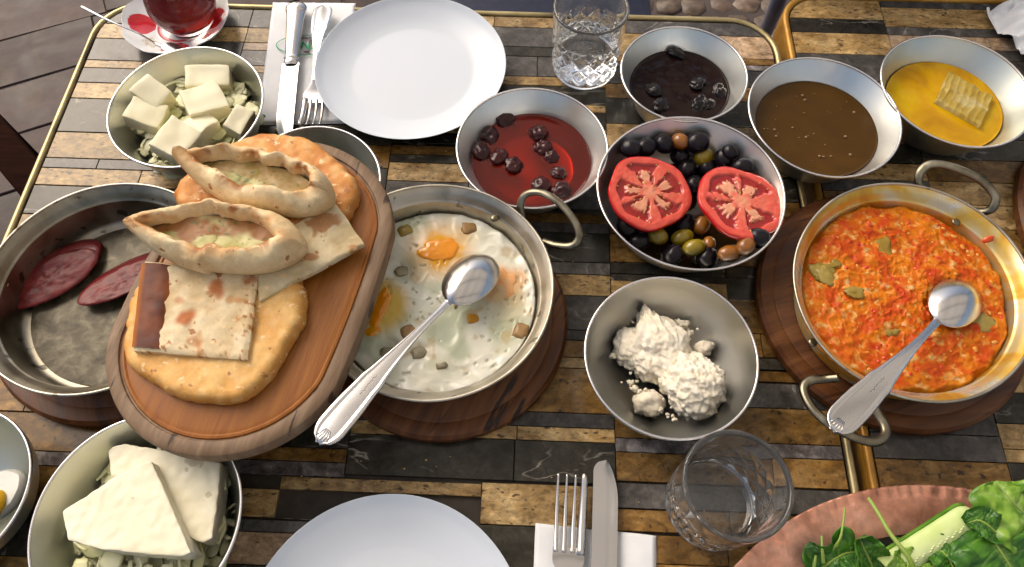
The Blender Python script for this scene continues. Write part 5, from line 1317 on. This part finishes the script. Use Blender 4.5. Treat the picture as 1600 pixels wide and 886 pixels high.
vo, fo = lathe(resample([(.0618, .0212), (.0610, .0198), (.047, .0105), (.032, .004), (.031, .0), (.028, .0), (.027, .0028), (0, .0028)], 5), 120, lambda x, y, z_, k, a: (x*(1+.030*(abs(math.cos(4*a+.5))-.5)*sst(.035, .06, math.hypot(x, y))), y*(1+.030*(abs(math.cos(4*a+.5))-.5)*sst(.035, .06, math.hypot(x, y))), z_+.0016*math.cos(8*a+1)*sst(.04, .06, math.hypot(x, y))))
link('underside', mesh('underside', vo, fo), M_porc, sa)
gp = [(0, .0), (.020, .0), (.0225, .002), (.0235, .006), (.0290, .016), (.0325, .028), (.0315, .042), (.0265, .058), (.0250, .068), (.0275, .082), (.0315, .098)]
out = resample(gp, 6); inn = resample([(.0305, .098), (.0262, .082), (.0237, .068), (.0252, .058), (.0300, .042), (.0310, .028), (.0272, .0175), (.018, .0105), (0, .0085)], 6)
v, f = lathe(out+[(.0312, .0986)]+[q_ for q_ in inn if q_[1] > .0805]+[(.0255, .0800), (0, .0798)], 96)
GX, GY = SX+.012, SY+.004
tag(link('tea_glass', mesh('tea_glass', v, [q_[::-1] for q_ in f]), M_glass, None, (GX, GY, .0052)), 'tulip shaped glass of dark red tea on the red and white saucer', 'glass').scale = (1.2, 1.2, 1.05)
tp_ = resample([(0, .0087), (.0178, .0107), (.0271, .0177), (.0309, .028), (.0299, .042), (.0251, .058), (.0236, .068), (.0250, .077), (.0262, .082)], 6)
v, f = lathe([(r_, z_) for r_, z_ in tp_ if z_ < .0775]+[(.0245, .0788), (0, .0788)], 96)
tag(link('black_tea', mesh('black_tea', v, [q_[::-1] for q_ in f]), M_tea, None, (GX, GY, .0052)), 'dark red tea filling the tulip glass', 'tea').scale = (1.2, 1.2, 1.05)
t = thing('teaspoon', 'thin teaspoon on the saucer with its handle sticking out to the left', 'spoon', (0, 0, 0))
pth = smoothpath([P(127, 10, .040), P(170, 32, .034), P(214, 51, .025), P(240, 66, .014), P(256, 73, .0135)], 6)
link('handle', mesh('handle', *tube(pth, .0016, 8, False, .5, lambda q: 1.25-.5*math.sin(q*3.1))), M_cutlery, t)
v, f = blob(.0145, .0085, .0022, 0, 1, 0, 3); q = P(270, 76, .0145); d = P(256, 73, .0135)-P(214, 51, .025)
link('bowl', mesh('bowl', v, f), M_cutlery, t, q, (0, .1, math.atan2(d.y, d.x)))

# crumpled napkin at the far right
v, f = [], []; n, m = 70, 60
for i in range(n+1):
    for j in range(m+1):
        a, b = i/n, j/m; x, y = (a-.5)*.12, (b-.5)*.15
        k = abs(nz((x, y, 0), 26, 3))*1.4+abs(nz((x, y, 0), 52, 9))*.6
        r_ = math.hypot(x/.06, y/.075); v.append(Vector((x*(1-.25*sst(0, 1, r_))+.006*nz((x, y, 0), 40, 5), y*(1-.2*sst(0, 1, r_))+.006*nz((x, y, 0), 40, 8), .003+.046*max(0, 1-r_**2*.75)*(.45+k)+.012*k)))
for i in range(n):
    for j in range(m): f.append((i*(m+1)+j, (i+1)*(m+1)+j, (i+1)*(m+1)+j+1, i*(m+1)+j+1))
o = tag(link('crumpled_napkin', mesh('crumpled_napkin', v, f), M_paper, None, (P(1624, 72).x, P(1624, 72).y, .0), (0, 0, .25)), 'crumpled white paper napkin at the far right behind the honey bowl', 'napkin'); solid(o, .0006)

# ------------------------------------------------------------------ copper tray of greens
TX, TY, TR = .3347, -.1246, .2380
tr = thing('copper_tray', 'round hammered copper tray with a notched rim at the lower right', 'tray', (TX, TY, .0008))
def tray_fn(x, y, z_, k, a):
    r_ = math.hypot(x, y); q = (a*140/(2*math.pi)+.25*math.sin(a*23)) % 1.0; n_ = math.exp(-((q-.5)/.15)**2)*sst(TR-.0095, TR-.006, r_)
    return (x, y, z_-.0024*n_+.0009*nz((x, y, 0), 38, 4)+.0006*nz((x, y, 0), 90, 2))
rr = [(TR-.036+.036*k/24, .0225+.0075*(k/24)**.8) for k in range(25)]
v, f = lathe(rr+[(TR+.0012, .0296), (TR+.0004, .0282), (TR-.002, .0282), (TR-.036, .0208)], 590, tray_fn)
link('rim', mesh('rim', v, f), M_copper, tr)
v, f = lathe(resample([(TR-.0358, .0226), (TR-.042, .019), (TR-.050, .006), (TR-.056, .0022), (.09, .0016), (0, .0016)], 5)+resample([(0, 0), (.09, 0), (TR-.055, .0), (TR-.048, .004), (TR-.036, .0206)], 4), 160)
link('body', mesh('body', v, f), M_tray_in, tr)
def leaf(name, label, spine, w, wf, m, seed, ruffle=.004, cup=.004, lobes=0, group='salad leaves on the copper tray', nx=40, ny=96, rib=M_stem, cat='leaf'):
    sp = smoothpath(spine, 12); pts = [sp[min(len(sp)-2, int(i*(len(sp)-1)/ny))].lerp(sp[min(len(sp)-2, int(i*(len(sp)-1)/ny))+1], i*(len(sp)-1)/ny-min(len(sp)-2, int(i*(len(sp)-1)/ny))) for i in range(ny+1)]
    t = thing(name, label, cat, spine[0], 0, group); o = Vector(spine[0]); v, f, mid, col = [], [], [], []; pale = m.name.startswith('lettuce')
    c0, c1, cv = ((.10, .24, .02), (.30, .48, .09), (.50, .62, .26)) if pale else ((.028, .105, .012), (.085, .23, .03), (.30, .44, .14))
    for i, p in enumerate(pts):
        d = (pts[min(i+1, ny)]-pts[max(i-1, 0)]).normalized(); s = d.cross(Vector((0, 0, 1))).normalized(); u = s.cross(d)
        tt = i/ny; ww = w*wf(tt)*(1+(.34*math.sin(tt*lobes*6.28+seed) if lobes else 0)+.10*nz((tt*6, seed, 0), 1.5))
        for k in range(nx+1):
            q = -1+2*k/nx; e = abs(q)
            h = cup*q*q+.72*ruffle*e**1.5*(math.sin(tt*19+seed+(1.7 if q > 0 else 0))*.8+nz((tt*9, q*2, seed), 1.2))+.0014*abs(nz((tt*7, q*3, seed), 2.4))+.0005*nz((tt*16, q*7, seed), 1.6)-.0009*math.exp(-(q/.08)**2)
            vn = math.exp(-((((tt*4.5-.8*e+(.5 if q > 0 else 0)+.12*nz((tt*6, q*3, seed), 1)) % 1)-.5)/.05)**2)*sst(.95, .5, e); h -= .0003*vn
            cc_ = lerp(c0, c1, sst(-.5, .6, nz((tt*5, q*2.5, seed), 1.6)+.5*nz((tt*20, q*8, seed), 1.4)+.35*h/.006)); cc_ = lerp(cc_, cv, .32*vn+.6*math.exp(-(q/.06)**2)+(.35*sst(.5, 0, tt) if pale else 0)); col.append(cc_)
            v.append(p-o+s*(ww*q+.003*nz((tt*6, q, seed+3), 1.4)*e)+u*h)
        mid.append(p-o+u*.0004)
    for i in range(ny):
        for k in range(nx): f.append((i*(nx+1)+k, (i+1)*(nx+1)+k, (i+1)*(nx+1)+k+1, i*(nx+1)+k+1))
    solid(link('blade', mesh('blade', v, f, True, {'col': col}), m, t), .0004)
    link('midrib', mesh('midrib', *tube(mid, .0012, 6, False, .6, lambda q: 1.25-q)), rib, t)
    return t
oval = lambda t: math.sin(math.pi*min(1, max(0, .04+.96*t)))**.6
broad = lambda t: (sst(0, .35, t)*.9+.1)*math.sqrt(max(0, 1-(max(0, t-.45)/.56)**2))
leaf('lettuce_leaf', 'large crinkled pale lettuce leaf standing up at the right edge of the tray', [P(1680, 900, .030), P(1650, 855, .045), P(1612, 815, .060), P(1580, 782, .066), P(1556, 752, .062)], .030, lambda t: .35+.75*broad(t) if t < .97 else .3, M_leaf, 3, .0105, -.004)
leaf('lettuce_leaf', 'second lettuce leaf tucked low behind the cucumber at the right', [P(1640, 905, .026), P(1600, 865, .034), P(1560, 830, .040), P(1525, 812, .038)], .034, broad, M_leaf, 8, .008, .002)
leaf('rocket_leaf', 'broad rocket leaf with a pale midrib at the bottom right of the tray', [P(1528, 812, .056), P(1552, 845, .062), P(1575, 880, .060), P(1600, 925, .052)], .040, oval, M_leaf_dk, 5, .006, -.003)
leaf('rocket_leaf', 'dark rocket leaf lying on the near end of the cucumber', [P(1475, 925, .050), P(1490, 895, .056), P(1478, 868, .058), P(1452, 850, .052)], .017, oval, M_leaf_dk, 2, .005, .003)
leaf('rocket_leaf', 'upright folded green leaf left of the cucumber', [P(1370, 915, .030), P(1362, 885, .046), P(1350, 858, .056), P(1342, 838, .058)], .0135, oval, M_leaf_dk, 7, .004, .008)
leaf('rocket_leaf', 'curly dark leaf at the lower left of the salad', [P(1270, 900, .022), P(1295, 880, .036), P(1318, 866, .040), P(1340, 862, .036)], .017, oval, M_leaf_dk, 11, .007, .004, 2)
leaf('rocket_leaf', 'small leaf cut by the bottom edge below the cucumber', [P(1405, 915, .050), P(1412, 893, .056), P(1424, 882, .054), P(1440, 878, .050)], .013, oval, M_leaf, 13, .004, .003)
leaf('rocket_leaf', 'dark leaf under the others along the bottom edge', [P(1255, 930, .014), P(1300, 905, .020), P(1345, 892, .022), P(1395, 886, .020)], .026, oval, M_leaf_dk, 17, .007, .003, 2)
leaf('rocket_leaf', 'small pointed leaf hanging over the tip of the cucumber', [P(1560, 838, .060), P(1545, 822, .066), P(1528, 813, .066), P(1510, 818, .060)], .012, oval, M_leaf_dk, 19, .004, .003)
leaf('rocket_leaf', 'low dark leaf in the shade beneath the cucumber', [P(1380, 930, .010), P(1420, 900, .018), P(1470, 880, .020), P(1520, 860, .018)], .028, oval, M_leaf_dk, 23, .007, .003, 2)
def stem(label, pts, r_):
    v, f = tube(smoothpath([P(*q) for q in pts], 6), r_, 8, False, .9, lambda q: .7+.4*q)
    tag(link('leaf_stem', mesh('leaf_stem', v, f), M_stem), label, 'stem', 'stems standing out of the salad')
stem('long pale stem crossing the copper rim towards the cucumber', [(1357, 778, .052), (1373, 803, .056), (1392, 835, .060), (1418, 868, .060), (1428, 890, .056)], .0019)
stem('thin bent stem over the left part of the copper rim', [(1320, 793, .046), (1317, 820, .046), (1312, 843, .046), (1298, 862, .040)], .0011)
stem('short stem at the far left of the salad', [(1284, 838, .040), (1285, 858, .042), (1287, 880, .036)], .0015)
stem('lowest short stem at the left, near the bottom edge', [(1275, 868, .036), (1272, 884, .036), (1270, 900, .030)], .0014)
# cucumber spear
a, b = P(1380, 892, .046), P(1521, 800, .054); L_ = (b-a).length
t = thing('cucumber_spear', 'long peeled cucumber spear lying on the greens in the copper tray', 'cucumber', (0, 0, 0))
v, f = [], []; ns, nk = 60, 28
for i in range(ns+1):
    u = i/ns; w = .0112*min(1, math.sqrt(max(0, 1-(max(0, u-.86)/.142)**2)))*(1-.06*u)+.0002
    for k in range(nk):
        an = 2*math.pi*k/nk; y, z_ = w*math.cos(an), w*.78*math.sin(an)
        if z_ < -w*.2: z_ = -w*.2+(z_+w*.2)*.3
        v.append(Vector((u*L_, y, z_+.0004*nz((u*L_, y, 0), 160, 3))))
for i in range(ns):
    for k in range(nk): j = (k+1) % nk; f.append((i*nk+k, (i+1)*nk+k, (i+1)*nk+j, i*nk+j))
f += [tuple(range(nk-1, -1, -1)), tuple(ns*nk+k for k in range(nk))]
link('flesh', mesh('flesh', v, f), M_cuc, t)
vs = []
for k in range(26):
    q, fc = blob(.0016, .0006, .0004, 0, 1, 0, 1); u = .12+.70*k/26; s = Vector((u*L_, -.0042+.0010*math.sin(k*2.1), .0080)); vs.append(([w_+s for w_ in q], fc))
tag(link('seeds', mesh('seeds', *join(*vs)), mat('cucumber_seed', [(.66, .72, .42), (.74, .78, .50)], .3), t), None, None, None, 'stuff')
for sg in (1,):
    pth = [Vector((u*L_/20, sg*.0107*min(1, math.sqrt(max(0, 1-(max(0, u/20-.86)/.142)**2))), .002)) for u in range(0, 20)]
    link('skin_strip', mesh('skin_strip', *tube(pth, .0016, 8, False, 1.6)), M_cuc_skin, t)
place(t, a, b, .0)
